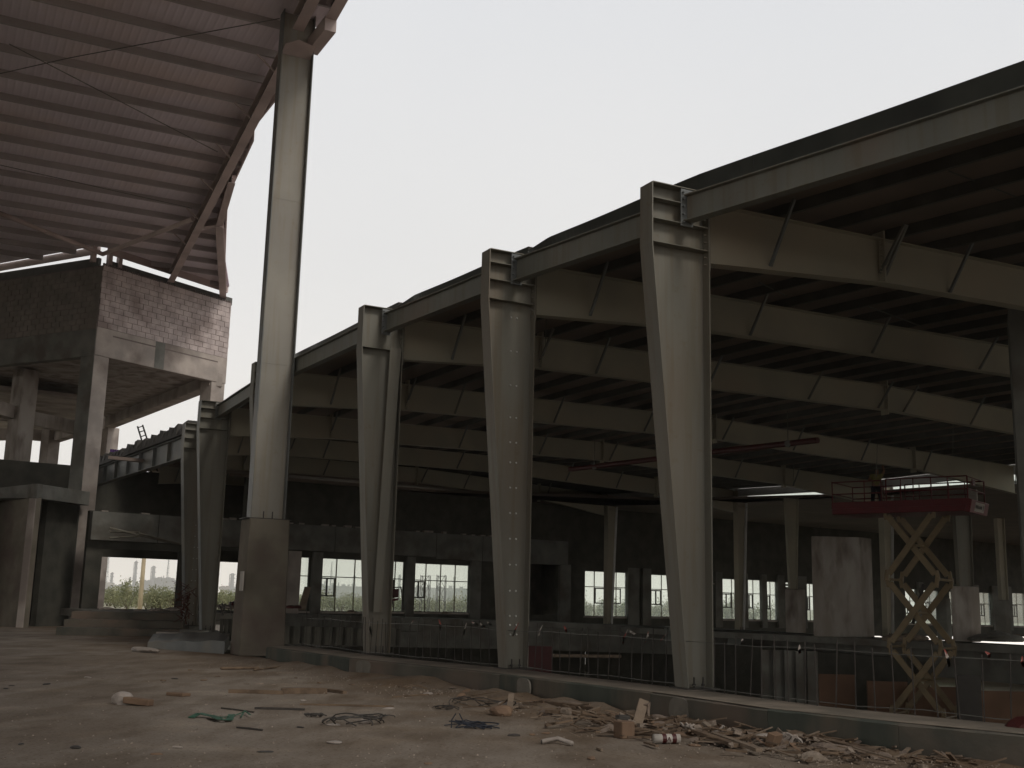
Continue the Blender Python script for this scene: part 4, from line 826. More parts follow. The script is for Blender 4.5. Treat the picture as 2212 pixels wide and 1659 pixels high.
m = MB(); m.hexa([LP(-.05, -.02, zb - .06), LP(-.05, LW + .02, zb - .06), LP(.16, LW + .02, zb - .02), LP(.16, -.02, zb - .02), LP(-.16, -.02, zb + .44), LP(-.16, LW + .02, zb + .44), LP(.02, LW + .02, zb + .5), LP(.02, -.02, zb + .5)]); ep = bevel(m.build('end_panel', 'red', SLf), .02)
def EP(o, z, e_=0): t = (z - (zb - .06)) / .5; return LP(-.05 - .11 * t - e_, o, z)
m = MB(); m.add([EP(.5, zb + .02, .008), EP(1.75, zb + .02, .008), EP(1.75, zb + .37, .008), EP(.5, zb + .37, .008)], [(0, 1, 2, 3)]); m.build('label', 'white', ep)
def text(body, size, org, ux, uz, parent, m_, ext=.002):
    c = bpy.data.curves.new('lettering', 'FONT'); c.body = body; c.size = size; c.extrude = ext; o = bpy.data.objects.new('lettering', c); S.collection.objects.link(o)
    bpy.context.view_layer.update(); dg = bpy.context.evaluated_depsgraph_get(); me = bpy.data.meshes.new_from_object(o.evaluated_get(dg)); bpy.data.objects.remove(o); ux = V(ux).normalized(); uz = V(uz).normalized(); un = ux.cross(uz)
    Mx = Matrix((ux, uz, un)).transposed().to_4x4(); Mx.translation = V(org); me.transform(Mx); me.materials.clear(); me.materials.append(M[m_]); return link('lettering', me, parent)
ux = (EP(1.75, zb + .1) - EP(.5, zb + .1)); uz = EP(.5, zb + .37) - EP(.5, zb + .02)
text('WELLAHIL', .2, EP(.54, zb + .13, .014), ux, uz, ep, 'ink')
m = MB(); cc = EP(1.62, zb + .2, .012); a_, b_ = ux.normalized() * .085, uz.normalized() * .13; pts = [cc + a_ * math.cos(t) + b_ * math.sin(t) for t in [2 * math.pi * k / 16 for k in range(16)]]; m.add(pts, [tuple(range(16))]); m.build('emblem', 'ink', ep)
m = MB(); c2 = cc - ln * 0 + (EP(1, zb + .1, .004) - EP(1, zb + .1)); m.add([c2 - a_ * .15 + b_ * .8, c2 + a_ * .25 + b_ * .75, c2 + a_ * .5 - b_ * .8, c2 + a_ * .15 - b_ * .8], [(0, 1, 2, 3)]); m.build('emblem_stripe', 'white', ep)
# guard rails
rl = MB(); zr = zb + .24
def rail(pts, r=.026): rl.tube(pts, r, 6)
for o in (0.02, LW - .02):
    for z in (.62, 1.12): rail([LP(.0, o, zr + z), LP(3.2, o, zr + z)]); rail([LP(3.4, o, zr + z - .03), LP(LL - .03, o, zr + z - .03)])
    for s in (0, .75, 1.4, 2.1, 2.6, 3.2, 3.4, 4.1, LL - .03): rail([LP(s, o, zr), LP(s, o, zr + 1.12)], .03 if s in (0, 2.55, 3.2) else .022)
for s in (0, LL - .03):
    for z in (.62, 1.1): rail([LP(s, 0, zr + z), LP(s, LW, zr + z)])
rl.build('guard_rail', 'red', SLf)
m = MB(); m.box(LP(-.03, .75, zr + .92), ln * .18, lu * .02, Z * .12); m.build('rail_plate', 'red', SLf)
m = MB(); m.box(LP(.45, LW - .1, zr + .55), lu * .2, ln * .07, Z * .24); bevel(m.build('control_box', 'white', SLf), .02)
# arms: pairs of rectangular tubes in crossing stages
pxn = [(1905, 2033, 1100), (1918, 2036, 1249), (1924, 2046, 1399), (1932, 2058, 1549)]
SL_, SR_ = 3.4, 1.36; zs = [PD(1970, y, LDp).z for (_, _, y) in pxn] + [LOW + 1.0]
for k in range(4):
    z1, z0 = zs[k] - .02, zs[k + 1] + .02
    for (sa, sb_) in ((SL_, SR_), (SR_, SL_)):
        ins = (sa == SL_)
        for side, o in enumerate((.2, 2.0)):
            oo = o + (.11 if ins else 0) * (1 if side == 0 else -1)
            A, Bp = LP(sa, oo, z1), LP(sb_, oo, z0); d = (Bp - A); e_ = d.normalized()
            m = MB(); dx = lu * (-.0); v1 = A + Z * -.22; v2 = Bp + Z * .22; m.bar(A - Z * .0, A + (Bp - A) * .09 - Z * .08, .08, .22, ln.cross(e_) * -1 if False else Z); m.v = []; m.f = []
            m.bar(A + e_ * .2, Bp - e_ * .2, .09, .245); m.bar(A + Z * .1, A - Z * .24 + e_ * .1, .098, .16, lu); m.bar(Bp - Z * .1, Bp + Z * .24 - e_ * .1, .098, .16, lu)
            a_o = m.build('scissor_arm', 'yellow', SLf); bevel(a_o, .02)
    for s in (SL_, SR_): m = MB(); m.tube([LP(s, .15, z1), LP(s, 2.06, z1)], .05, 8); m.build('pivot_tube', 'yellow', SLf)
    m = MB(); m.tube([LP((SL_ + SR_) / 2, .15, (z0 + z1) / 2), LP((SL_ + SR_) / 2, 2.06, (z0 + z1) / 2)], .05, 8); m.build('pivot_tube', 'yellow', SLf)
m = MB(); m.tube([LP(2.6, .8, zs[2] + .9), LP(2.1, .8, zs[1] - .2)], .07, 8); m.build('lift_cylinder', 'iron', SLf)
m = MB(); m.box(LP(2.4, .9, LOW + .62), lu * 1.7, ln * .7, Z * .33); bevel(m.build('chassis', 'red', SLf), .04)
for s in (1.1, 3.7):
    for o in (.15, 1.65): m = MB(); m.tube([LP(s, o - .12, LOW + .33), LP(s, o + .12, LOW + .33)], .33, 16); m.build('wheel', 'iron', SLf)
# worker standing on the platform
def skin_body(name, nodes, edges, m_, parent=None, sub=2, label=None):
    me = bpy.data.meshes.new(name); me.from_pydata([n[0] for n in nodes], edges, []); o = link(name, me, parent, label=label); o.modifiers.new('skin', 'SKIN'); 
    for i, n in enumerate(nodes): me.skin_vertices[0].data[i].radius = (n[1], n[2] if len(n) > 2 else n[1])
    me.skin_vertices[0].data[0].use_root = True
    sb = o.modifiers.new('sub', 'SUBSURF'); sb.levels = sb.render_levels = sub; me.materials.append(M[m_])
    for md in o.modifiers[:1]: md.use_smooth_shade = True
    return o
wpos = LP(3.95, .95, zr); sw = 1.0
def w3(x, y, z): return wpos + V((x, y, z)) * sw
nodes = [(w3(0, 0, .95), .16, .12), (w3(.0, .0, 1.15), .145, .11), (w3(.03, -.01, 1.36), .18, .12), (w3(.05, 0, 1.46), .07), (w3(.06, -.02, 1.56), .07), (w3(.07, -.03, 1.66), .095),
         (w3(-.10, 0, .90), .10), (w3(-.15, -.04, .50), .07), (w3(-.16, .02, .09), .05), (w3(-.18, -.12, .05), .045), (w3(.10, 0, .90), .10), (w3(.16, -.05, .50), .07), (w3(.2, .02, .09), .05), (w3(.23, -.12, .05), .045),
         (w3(-.17, 0, 1.40), .065), (w3(-.30, -.06, 1.22), .05), (w3(-.22, -.28, 1.14), .04), (w3(-.17, -.36, 1.15), .035), (w3(.23, 0, 1.40), .065), (w3(.34, -.08, 1.6), .05), (w3(.26, -.12, 1.86), .04), (w3(.25, -.13, 1.93), .035)]
eds = [(0, 1), (1, 2), (2, 3), (3, 4), (4, 5), (0, 6), (6, 7), (7, 8), (8, 9), (0, 10), (10, 11), (11, 12), (12, 13), (2, 14), (14, 15), (15, 16), (16, 17), (2, 18), (18, 19), (19, 20), (20, 21)]
PW = skin_body('person', nodes, eds, 'skin'); tag(PW, 'worker in a yellow vest and dark trousers standing on the red lift platform', 'person')
skin_body('vest', [(w3(0, 0, .92), .175, .135), (w3(0, 0, 1.15), .165, .13), (w3(.03, -.01, 1.34), .2, .14), (w3(.04, -.01, 1.44), .12, .1), (w3(-.18, 0, 1.40), .085), (w3(-.26, -.04, 1.28), .07), (w3(.24, 0, 1.40), .085), (w3(.31, -.05, 1.52), .065)], [(0, 1), (1, 2), (2, 3), (2, 4), (4, 5), (2, 6), (6, 7)], 'vest', PW)
skin_body('trousers', [(w3(0, 0, .95), .165, .125), (w3(-.10, 0, .88), .112), (w3(-.15, -.04, .50), .085), (w3(-.16, .01, .12), .072), (w3(.10, 0, .88), .112), (w3(.16, -.05, .50), .085), (w3(.2, .01, .12), .072)], [(0, 1), (1, 2), (2, 3), (0, 4), (4, 5), (5, 6)], 'trouser', PW)
for sx in (-.17, .215): m = MB(); m.box(w3(sx, -.06, .05), V((.05, 0, 0)), V((0, .14, 0)), Z * .05); bevel(m.build('boot', 'ink', PW), .03)
hm = bmesh.new(); bmesh.ops.create_uvsphere(hm, u_segments=16, v_segments=10, radius=.135); 
for v in hm.verts:
    if v.co.z < -.01: v.co.z = -.01; v.co.xy *= 1.12 if v.co.y < 0 else 1.02
me = bpy.data.meshes.new('helmet'); hm.to_mesh(me); hm.free(); me.transform(Matrix.Translation(w3(.07, -.03, 1.72))); me.materials.append(M['helmet']); link('helmet', me, PW)
for side, (hx, hy, hz), dz in ((-1, (-.16, -.38, 1.15), -.02), (1, (.25, -.13, 1.96), .03)):     # gloved fingers
    m = MB(); 
    for k in range(4): p = w3(hx - .03 + k * .02, hy, hz); m.tube([p, p + V((0, -.03, dz)), p + V((0, -.05, dz * (2 - .3 * k)))], [.010, .009, .007], 5)
    p = w3(hx - .05 * side, hy, hz - .01); m.tube([p, p + V((-.02 * side, -.03, dz))], [.011, .008], 5); m.build('fingers', 'skin', PW)
# ================================================================== debris on the ground
def gp(x, y): return G(x, y, 0)
def plank(x0, y0, x1, y1, w_=.1, h_=.03, z=0, m_='wood', nm='plank', label='', group=None, tilt=0, z1=None):
    a, b = gp(x0, y0), gp(x1, y1); a.z = z + h_ / 2; b.z = (z1 if z1 is not None else z) + h_ / 2; mid = a.lerp(b, .5) + Z * .004; m = MB(); m.bar(a, mid, w_, h_); m.bar(mid, b, w_ * .97, h_); return single(m, nm, m_, label, 'plank' if nm == 'plank' else 'wood piece', group)
plank(608, 1498, 705, 1498, .16, .09, 0, 'wood', label='thick weathered timber beam lying on the ground below the pier base')
plank(494, 1497, 612, 1500, .06, .06, 0, 'wood', label='thin crooked branch-like timber left of the thick beam')
plank(708, 1494, 745, 1499, .09, .05, 0, 'wood', label='short splintered timber end at the right of the thick beam')
plank(648, 1523, 850, 1528, .05, .025, 0, 'wood', label='long thin dark lath on the bare ground left of centre')
plank(550, 1532, 658, 1535, .035, .03, 0, 'rebar', label='thin dark stick above the green strap')
plank(478, 1531, 548, 1540, .02, .02, 0, 'rebar', label='very thin stick lying left of the green strap')
plank(512, 1573, 566, 1579, .03, .02, 0, 'rebar', label='short dark stick in front of the green strap')
plank(848, 1507, 925, 1501, .04, .02, 0, 'wood', label='thin lath lying above the cable tangle')
plank(1100, 1541, 1104, 1531, .09, .03, .0, 'wood2', label='short plank stub standing up out of the litter', z1=.2)
mm = [(1330, 1485, 1500, 1520, .16, .06, 'wood'), (1160, 1522, 1290, 1545, .14, .06, 'wood'), (1290, 1527, 1440, 1548, .12, .05, 'wood2'), (1350, 1543, 1520, 1541, .09, .03, 'wood2'), (1180, 1547, 1300, 1556, .1, .05, 'wood'), (1430, 1531, 1470, 1545, .1, .05, 'wood2'),
      (1600, 1560, 1790, 1600, .14, .05, 'wood'), (1660, 1592, 1830, 1612, .1, .05, 'wood2'), (1730, 1600, 1900, 1640, .12, .05, 'wood'), (1540, 1600, 1640, 1634, .08, .04, 'wood2'), (1850, 1610, 2060, 1640, .05, .05, 'wood2'), (1760, 1568, 1850, 1590, .07, .04, 'wood2'), (1640, 1563, 1700, 1575, .12, .03, 'card'), (1500, 1595, 1590, 1622, .09, .04, 'wood')]
lbm = ['broad plank leaning against the upstand in the litter heap', 'plank at the left end of the litter heap', 'pale plank on the litter heap below the upstand', 'pale bent batten lying on top of the litter heap', 'dark plank at the front of the litter heap', 'short pale board end near the propped stake',
       'plank lying along the upstand right of the paint can', 'pale batten crossing the right litter heap', 'dark plank in the right litter heap', 'thin batten pointing at the striped can', 'long pale pole in the lower right litter', 'pale batten by the upstand at lower right', 'flat brown board against the upstand', 'narrow plank between the two litter heaps']
for (x0, y0, x1, y1, w_, h_, m_), lb_ in zip(mm, lbm): plank(x0, y0, x1, y1, w_, h_, random.uniform(0, .08), m_, label=lb_, z1=random.uniform(0, .12))
# propped stake with wrapping
a, b = gp(1374, 1572), gp(1392, 1560); b = PD(1391, 1512, a.y + .1); m = MB(); m.bar(a, b, .13, .05, V((0, 1, 0))); st = single(m, 'wooden_stake', 'wood2', 'pale wooden stake propped upright in the litter heap with cloth tied round its top', 'stake')
m = MB(); m.tube([b - V((.06, 0, .08)), b + V((.06, -.03, -.05)), b + V((.05, -.05, -.2))], [.03, .035, .02], 7); m.build('tied_cloth', 'cloth', st)
def lump(x, y, r, m_, nm, label, cat, sq=.5, seed=0, stretch=(1, 1), group=None, z=0):
    rr = random.Random(seed); b = bmesh.new(); bmesh.ops.create_icosphere(b, subdivisions=3, radius=r); off_ = [V((rr.uniform(-1, 1), rr.uniform(-1, 1), rr.uniform(-1, 1))).normalized() for _ in range(9)]; am = [rr.uniform(-.35, .4) for _ in off_]
    for v in b.verts:
        n_ = v.co.normalized(); k = 1 + sum(a * max(0, n_.dot(o)) ** 5 for a, o in zip(am, off_)) + .06 * math.sin(n_.x * 17 + seed) * math.sin(n_.y * 13); v.co = V((n_.x * stretch[0], n_.y * stretch[1], n_.z * sq)) * r * k
        v.co.z = max(v.co.z, -r * sq * .5)
    me = bpy.data.meshes.new(nm); b.to_mesh(me); b.free(); me.materials.append(M[m_]); o = link(nm, me, None, gp(x, y) + Z * (r * sq * .45 + z)); o.rotation_euler = (0, 0, rr.random() * 3); return tag(o, label, cat, group)
lump(1083, 1545 , .15, 'card', 'rubble_lump', 'dark brown rubble lump left of the litter heap', 'rubble', .6, 3)
lump(1090, 1530, .1, 'plast', 'plastic_bag', 'small pale crumpled bag against the upstand', 'plastic bag', .7, 4)
LXS = [1230, 1275, 1310, 1180, 1430, 1465, 1560, 1590, 1640, 1690, 1735, 1800, 1850, 1540, 1515, 1625, 1760, 1900]
for i, (x, y, r, m_, nm) in enumerate(((1230, 1530, .22, 'cloth', 'rag'), (1275, 1523, .17, 'plast', 'plastic_bag'), (1310, 1520, .2, 'cloth', 'rag'), (1180, 1545, .15, 'cloth', 'rag'), (1430, 1560, .17, 'cloth', 'rag'), (1465, 1560, .14, 'stone', 'rubble_lump'), (1560, 1590, .14, 'cloth', 'rag'), (1590, 1598, .18, 'stone', 'rubble_lump'),
                                    (1640, 1600, .16, 'plast', 'plastic_bag'), (1690, 1608, .2, 'cloth', 'rag'), (1735, 1600, .22, 'wood', 'rubble_lump'), (1800, 1628, .24, 'cloth', 'rag'), (1850, 1632, .17, 'stone', 'rubble_lump'), (1540, 1578, .13, 'cloth', 'rag'), (1515, 1565, .14, 'wood', 'rubble_lump'), (1625, 1585, .2, 'cloth', 'rag'), (1760, 1645, .16, 'stone', 'rubble_lump'), (1900, 1640, .15, 'cloth', 'rag'))):
    lump(x, y, r * .8, m_, nm, 'crumpled dusty %s in the litter along the upstand, %s lump from the left' % ({'rag': 'rag', 'plastic_bag': 'pale plastic bag', 'rubble_lump': 'rubble lump'}[nm], ORD[sorted(LXS).index(x)]), {'rag': 'rag', 'plastic_bag': 'plastic bag', 'rubble_lump': 'rubble'}[nm], .45, 20 + i, (1.5, .8), 'litter heaped along the upstand')
# boxes and cans
def boxy(x, y, a, b, c, m_, nm, label, cat, rot=.3, z=0, tilt=0):
    m = MB(); m.box((0, 0, c / 2), (a / 2, 0, 0), (0, b / 2, 0), (0, 0, c / 2)); me = m.mesh(nm); me.materials.append(M[m_]); o = link(nm, me, None, gp(x, y) + Z * z); o.rotation_euler = (tilt, 0, rot); tag(o, label, cat); return bevel(o, .008)
boxy(1348, 1594, .19, .19, .2, 'card', 'cardboard_box', 'small brown box standing in front of the litter heap', 'box', .5)
boxy(1345, 1572, .16, .16, .16, 'iron', 'dark_box', 'small dark box behind the brown box', 'box', .2)
boxy(1668, 1612, .22, .1, .16, 'card', 'cardboard_box', 'folded brown carton among the right litter', 'box', .9, 0, .3)
boxy(1850, 1614, .3, .14, .09, 'yellow', 'wrapped_bundle', 'small yellowish wrapped bundle in the lower right litter', 'bundle', .3)
boxy(1888, 1578 + 40, .2, .14, .03, 'yellow', 'yellow_scrap', 'flat yellow scrap beside the long pale pole', 'scrap', 1.0)
boxy(1622, 1617, .1, .07, .035, 'yellow', 'yellow_scrap', 'tiny yellow scrap lying in front of the litter', 'scrap', .4)
boxy(385, 1503, .36, .19, .05, 'card', 'brick', 'flat brown brick-like slab alone on the bare ground at left', 'slab', -.5, 0, 0)
a = gp(1412, 1607); b = gp(1468, 1607); ax = (b - a).normalized(); m = MB(); m.tube([a + Z * .06, b + Z * .06], .055, 14); cn = single(m, 'spray_can', 'white', 'white and red printed can lying on its side in front of the litter', 'can', smooth=True)
for t in (.3, .68): m = MB(); m.tube([a.lerp(b, t) + Z * .06, a.lerp(b, t + .16) + Z * .06], .0565, 14); m.build('printed_band', 'pipe_red', cn)
text('A', .075, a.lerp(b, .50) + Z * .035 - V((0, .0575, 0)), ax, (0, 0, 1), cn, 'pipe_red')
# pieces of pipe
m = MB(); m.tube([gp(1170, 1608) + Z * .03, gp(1205, 1606) + Z * .055, gp(1236, 1612) + Z * .03], .028, 10); pp = single(m, 'plastic_pipe', 'plast', 'short pale bent length of pipe on the bare ground', 'pipe', smooth=True)
m = MB(); q = gp(1170, 1608) + Z * .03; m.tube([q - V((.006, 0, 0)), q], .024, 10); m.build('open_end', 'ink', pp)  # black cap painted for the shade inside the pipe
m = MB(); m.tube([gp(497, 1646) + Z * .01, gp(525, 1647) + Z * .01][:2], .012, 6); m.v = []; m.f = []; m.tube([gp(373, 1546 + 70) + Z * .012, gp(394, 1546 + 71) + Z * .012], .011, 6); single(m, 'bolt_scrap', 'plast', 'tiny pale peg lying on the ground at lower left', 'peg')
# bag with a brick in it at left
o = lump(268, 1521, .16, 'plast', 'plastic_bag', 'crumpled white plastic bag with a brick in it at left', 'plastic bag', .75, 60, (1.0, .8)); m = MB(); c = gp(298, 1524) + Z * .06; m.box(c, (.2, -.04, -.015), (.02, .07, 0), (0, 0, .045)); bk_ = bevel(single(m, 'brick', 'card', 'brown brick sticking out of the white bag at left', 'brick'), .01)
# cable tangles
def tangle(x, y, n, r, m_, label, seed, hgt=.12, w_=.009, arcs=1.0, extra=None):
    rr = random.Random(seed); c = gp(x, y); m = MB()
    for k in range(n):
        ph = rr.random() * 6.28; rx = r * rr.uniform(.5, 1.1); ry = r * rr.uniform(.3, .8); cx = rr.uniform(-.3, .3) * r; cy = rr.uniform(-.3, .3) * r; a0 = rr.random() * 6.28; a1 = a0 + rr.uniform(2.2, 5.0) * arcs; pts = []
        for i in range(13):
            t = a0 + (a1 - a0) * i / 12; pts.append(c + V((cx + rx * math.cos(t), cy + ry * math.sin(t + ph), .015 + hgt * max(0, math.sin((i / 12) * math.pi)) * rr.uniform(.7, 1))))
        m.tube(pts, w_, 5)
    if extra:
        for pts in extra: m.tube([PD(px, py, c.y + dy) for px, py, dy in pts], w_, 5)
    return single(m, 'cable_tangle', m_, label, 'cable')
tangle(770, 1565, 6, .36, 'iron', 'loose tangle of dark cable with a scrap of white plastic, left of centre', 1); lump(787, 1563, .09, 'plast', 'plastic_bag', 'white scrap caught in the dark cable tangle', 'plastic scrap', .6, 61)
tangle(1025, 1574, 5, .38, 'blue', 'dark blue cable coil with two ends sticking up, at centre', 2, .06, .008, extra=[[(975, 1574, 0), (976, 1555, 0), (985, 1541, 0)], [(992, 1541, 0), (1002, 1562, 0), (1030, 1575, 0)], [(965, 1576, 0), (1010, 1568, 0), (1062, 1572, 0)]])
tangle(1030, 1525, 5, .5, 'rebar', 'thin rusty wire loops and twigs near the upstand', 5, .12, .008); tangle(960, 1533, 5, .18, 'rebar', 'small clump of twisted wire left of the rusty loops', 6, .05, .007)
tangle(680, 1549, 6, .13, 'iron', 'small dark clump of wire right of the green strap', 8, .04, .008); tangle(900, 1490, 4, .4, 'wood', 'dry twig with thin branches lying near the upstand', 9, .06, .008, .4)
tangle(820, 1551, 3, .2, 'iron', 'curled thin dark wire above the cable tangle', 10, .03, .006, .6); tangle(1520, 1585, 4, .3, 'plast', 'pale twisted cord in the litter heap', 14, .12, .015, .6); tangle(1700, 1612, 4, .25, 'plast', 'white shredded strip among the right litter', 15, .12, .018, .5)
tangle(1850, 1600, 4, .3, 'iron', 'black shredded strips against the upstand at lower right', 16, .08, .014, .5)
# green strap
m = MB()
for k, pts in enumerate(([(412, 1552), (430, 1549), (455, 1552), (470, 1556), (490, 1557)], [(455, 1553), (475, 1561), (495, 1560), (500, 1552)], [(488, 1557), (508, 1548), (530, 1545)], [(520, 1552), (528, 1543), (540, 1550)])):
    P_ = [gp(x, y) + Z * (.012 + .04 * abs(math.sin(i * 1.3 + k))) for i, (x, y) in enumerate(pts)]
    for a, b in zip(P_, P_[1:]): m.bar(a, b, .09 if k < 2 else .02, .008)
gs = single(m, 'green_strap', 'green', 'crumpled green strap lying on the bare ground', 'strap')
# small litter
lit = [(190, 1464, 'plast'), (222, 1466, 'stone'), (378, 1467, 'iron'), (440, 1470, 'card'), (352, 1471, 'wood'), (98, 1479, 'iron'), (25, 1482, 'iron'), (12, 1488, 'iron'), (655, 1502 + 12, 'plast'), (533, 1478, 'stone'), (560, 1478, 'stone'), (590, 1480, 'stone'), (690, 1476, 'card'), (840, 1532, 'plast'), (719, 1567, 'plast'), (722, 1666 - 60, 'plast'), (163, 1616, 'iron'), (46, 1608, 'iron'),
       (340, 1630, 'card'), (925, 1650, 'card'), (1110, 1590, 'rebar'), (1340, 1580 + 10, 'plast'), (1150, 1588, 'card'), (1180, 1585, 'card'), (1500, 1612, 'card'), (1278, 1640, 'card'), (470, 1462, 'wood'), (410, 1448, 'wood'), (640, 1465, 'wood'), (760, 1480, 'wood'), (880, 1440, 'plast'), (905, 1446, 'stone'), (925, 1500, 'plast'), (1000, 1490, 'stone'), (1065, 1515, 'plast'), (1150, 1512, 'stone'), (580, 1625, 'iron'), (566, 1617 + 8, 'iron'), (648, 1572, 'iron')]
for i, (x, y, m_) in enumerate(lit): lump(x, y, random.uniform(.03, .06), m_, 'debris_chip', {'plast': 'pale scrap', 'stone': 'stone chip', 'iron': 'dark scrap', 'card': 'brown scrap', 'wood': 'wood chip', 'rebar': 'rusty scrap'}[m_] + ' lying on the open ground, ' + ORD[sorted(q[0] for q in lit).index(x)] + ' chip from the left', 'debris', .35, 100 + i, (1.6, .9), 'small chips scattered over the ground')
# worn steps up to the slab at the left opening
A0, A1 = sl_pts[0] + V((-1.0, 0, 0)), sl_pts[1] + V((.3, 0, 0))
for k, nm in enumerate(('top step', 'middle step', 'bottom step')):
    h_ = .84 - .28 * k; d0, d1 = V((.18, -1, 0)) * (1.3 * k + .02), V((.18, -1, 0)) * (1.3 * k + 1.3); a, b = V((A0.x, A0.y, 0)), V((A1.x, A1.y, 0)); single(roughbar(a + d1, b + d1, b + d0, a + d0, -.1, h_ - .004, 30, .03), 'concrete_step', 'curb', 'long dirty concrete %s below the left opening' % nm, 'step', 'steps below the left opening')
# loose soil drift and grit along the kerb
def drift(name, x0, y0, x1, y1, wd, h_, seed):
    rr = random.Random(seed); a, b = gp(x0, y0), gp(x1, y1); n = 26; mrow = 7; vs = []; d = (b - a).normalized(); pn = V((d.y, -d.x, 0)); pn = pn if pn.y < 0 else -pn
    for i in range(n + 1):
        for j in range(mrow + 1):
            t = i / n; s = j / mrow; e_ = math.sin(t * math.pi) ** .5 if 0 < t < 1 else 0; zz = h_ * e_ * (1 - s) ** 1.3 * (.75 + .4 * math.sin(i * .9 + seed) * math.sin(i * .37)) + rr.uniform(-.006, .006) * (s < .95); vs.append(a.lerp(b, t) + pn * (s * wd * (.6 + .4 * math.sin(i * .5 + seed) ** 2)) + Z * (zz if s < .99 else -.01))
    fs = [(i * (mrow + 1) + j, i * (mrow + 1) + j + 1, (i + 1) * (mrow + 1) + j + 1, (i + 1) * (mrow + 1) + j) for i in range(n) for j in range(mrow)]
    o = MB().add(vs, fs).build(name, 'ground', None, True); tag(o, 'low drift of reddish soil against the concrete upstand', 'soil', None, 'stuff')
drift('soil_drift', 585, 1424, 1030, 1494, 1.6, .2, 1); drift('soil_drift', 1000, 1492, 1420, 1552, 1.2, .14, 3); drift('soil_drift', 1400, 1549, 2260, 1660, 1.0, .12, 5)
gr = MB(); rr = random.Random(3)
for k in range(1500):
    q = G(rr.uniform(-60, 2250), 1400 + 270 * rr.random() ** .8, 0)
    if V((q.x, q.y, 0)).length > 30 or q.x * .86 + q.y * .52 > 11.2: continue
    s = rr.uniform(.004, .016) * (1 + q.y / 40); q = V((q.x, q.y, 0)); ax = V((rr.uniform(-1, 1), rr.uniform(-1, 1), rr.uniform(-.2, .2))).normalized() * s; ay = ax.cross(Z).normalized() * s * rr.uniform(.4, 1); gr.add([q - ax, q + ay, q + ax * .9, q - ay, q + Z * s * .7], [(0, 1, 4), (1, 2, 4), (2, 3, 4), (3, 0, 4), (3, 2, 1, 0)])
for k in range(2600):
    t = rr.random(); i = min(int(t * (len(kf) - 1.0)), len(kf) - 2); p = kf[i].lerp(kf[i + 1], rr.random()); dd = abs(rr.gauss(0, 1.0)) + .05; q = V((p.x - dd * .86, p.y - dd * .5, rr.uniform(0, .02))); s = rr.uniform(.006, .022); ax = V((rr.uniform(-1, 1), rr.uniform(-1, 1), rr.uniform(-.3, .3))).normalized() * s; ay = ax.cross(Z).normalized() * s * rr.uniform(.4, 1)
    gr.add([q - ax, q + ay, q + ax * .9, q - ay, q + Z * s * .9], [(0, 1, 4), (1, 2, 4), (2, 3, 4), (3, 0, 4), (3, 2, 1, 0)])
tag(gr.build('grit', 'gravel'), 'fine grit strewn over the ground and along the concrete upstand', 'grit', None, 'stuff')
# splinters, laths and torn scraps heaped among the litter
for mname, cnt_, seed in (('wood', 240, 21), ('wood2', 110, 22), ('card', 110, 23), ('cloth', 90, 24), ('stone', 40, 25)):
    rr = random.Random(seed); m = MB()
    for k in range(cnt_):
        px_ = rr.choice((rr.gauss(1330, 110), rr.gauss(1440, 60), rr.gauss(1640, 110), rr.gauss(1800, 130), rr.uniform(900, 2150))); yb = 1532 + (px_ - 1180) * .118; py_ = yb + abs(rr.gauss(0, 20)) + 2 if px_ > 1180 else 1500 + (px_ - 1035) * .2 + abs(rr.gauss(0, 25)); c = G(px_, py_, 0); a = rr.random() * 6.28
        if mname in ('wood', 'wood2'):
            L_ = rr.uniform(.08, .55) * (1.3 if mname == 'wood' else 1); d = V((math.cos(a), math.sin(a), rr.uniform(-.12, .25))) * L_ / 2; z = rr.uniform(.01, .06) + abs(d.z); m.bar(c + Z * z - d, c + Z * z + d, rr.uniform(.012, .05), rr.uniform(.008, .025))
        else:
            s = rr.uniform(.02, .11); n_ = rr.randint(4, 6); t_ = V((rr.uniform(-.5, .5), rr.uniform(-.5, .5), 1)).normalized(); e1 = t_.orthogonal().normalized(); e2 = t_.cross(e1); m.plate([c + Z * (rr.uniform(.02, .03) + s * .4) + (e1 * math.cos(q * 6.28 / n_) + e2 * math.sin(q * 6.28 / n_)) * s * rr.uniform(.5, 1.1) for q in range(n_)], t_ * (.004 if mname != 'stone' else s * .6))
    tag(m.build('litter', mname), 'countless splinters and scraps strewn along the concrete upstand', 'litter', None, 'stuff')
# ================================================================== things lying by the left end
def slab(x0, y0, x1, y1, dep, h_, m_, nm, label, cat, z=0, bev=.02):
    a, b = gp(x0, y0), gp(x1, y1); d = (b - a).normalized(); n_ = V((-d.y, d.x, 0)); n_ = n_ if n_.y > 0 else -n_; m = MB(); m.hexa([a + Z * z, b + Z * z, b + n_ * dep + Z * z, a + n_ * dep + Z * z, a + Z * (z + h_), b + Z * (z + h_), b + n_ * dep + Z * (z + h_), a + n_ * dep + Z * (z + h_)]); return bevel(single(m, nm, m_, label, cat), bev)
m = MB(); a, b, c, d = gp(318, 1400), gp(484, 1413), gp(498, 1392), gp(330, 1385)
def zt2(p, h_): return V((p.x, p.y, h_))
n = 10; vs = []
for i in range(n + 1):
    t = i / n; f0 = a.lerp(b, t); f1 = d.lerp(c, t); h0 = .08 + .2 * t + .02 * math.sin(i * 1.7); vs += [V((f0.x, f0.y, 0)), V((f0.x, f0.y, h0 + .08)), V((f1.x, f1.y, h0 + .16)), V((f1.x, f1.y, 0))]
fs = [(i * 4 + k, i * 4 + k + 1, i * 4 + k + 5, i * 4 + k + 4) for i in range(n) for k in range(3)] + [(0, 1, 2, 3), (n * 4 + 3, n * 4 + 2, n * 4 + 1, n * 4)]
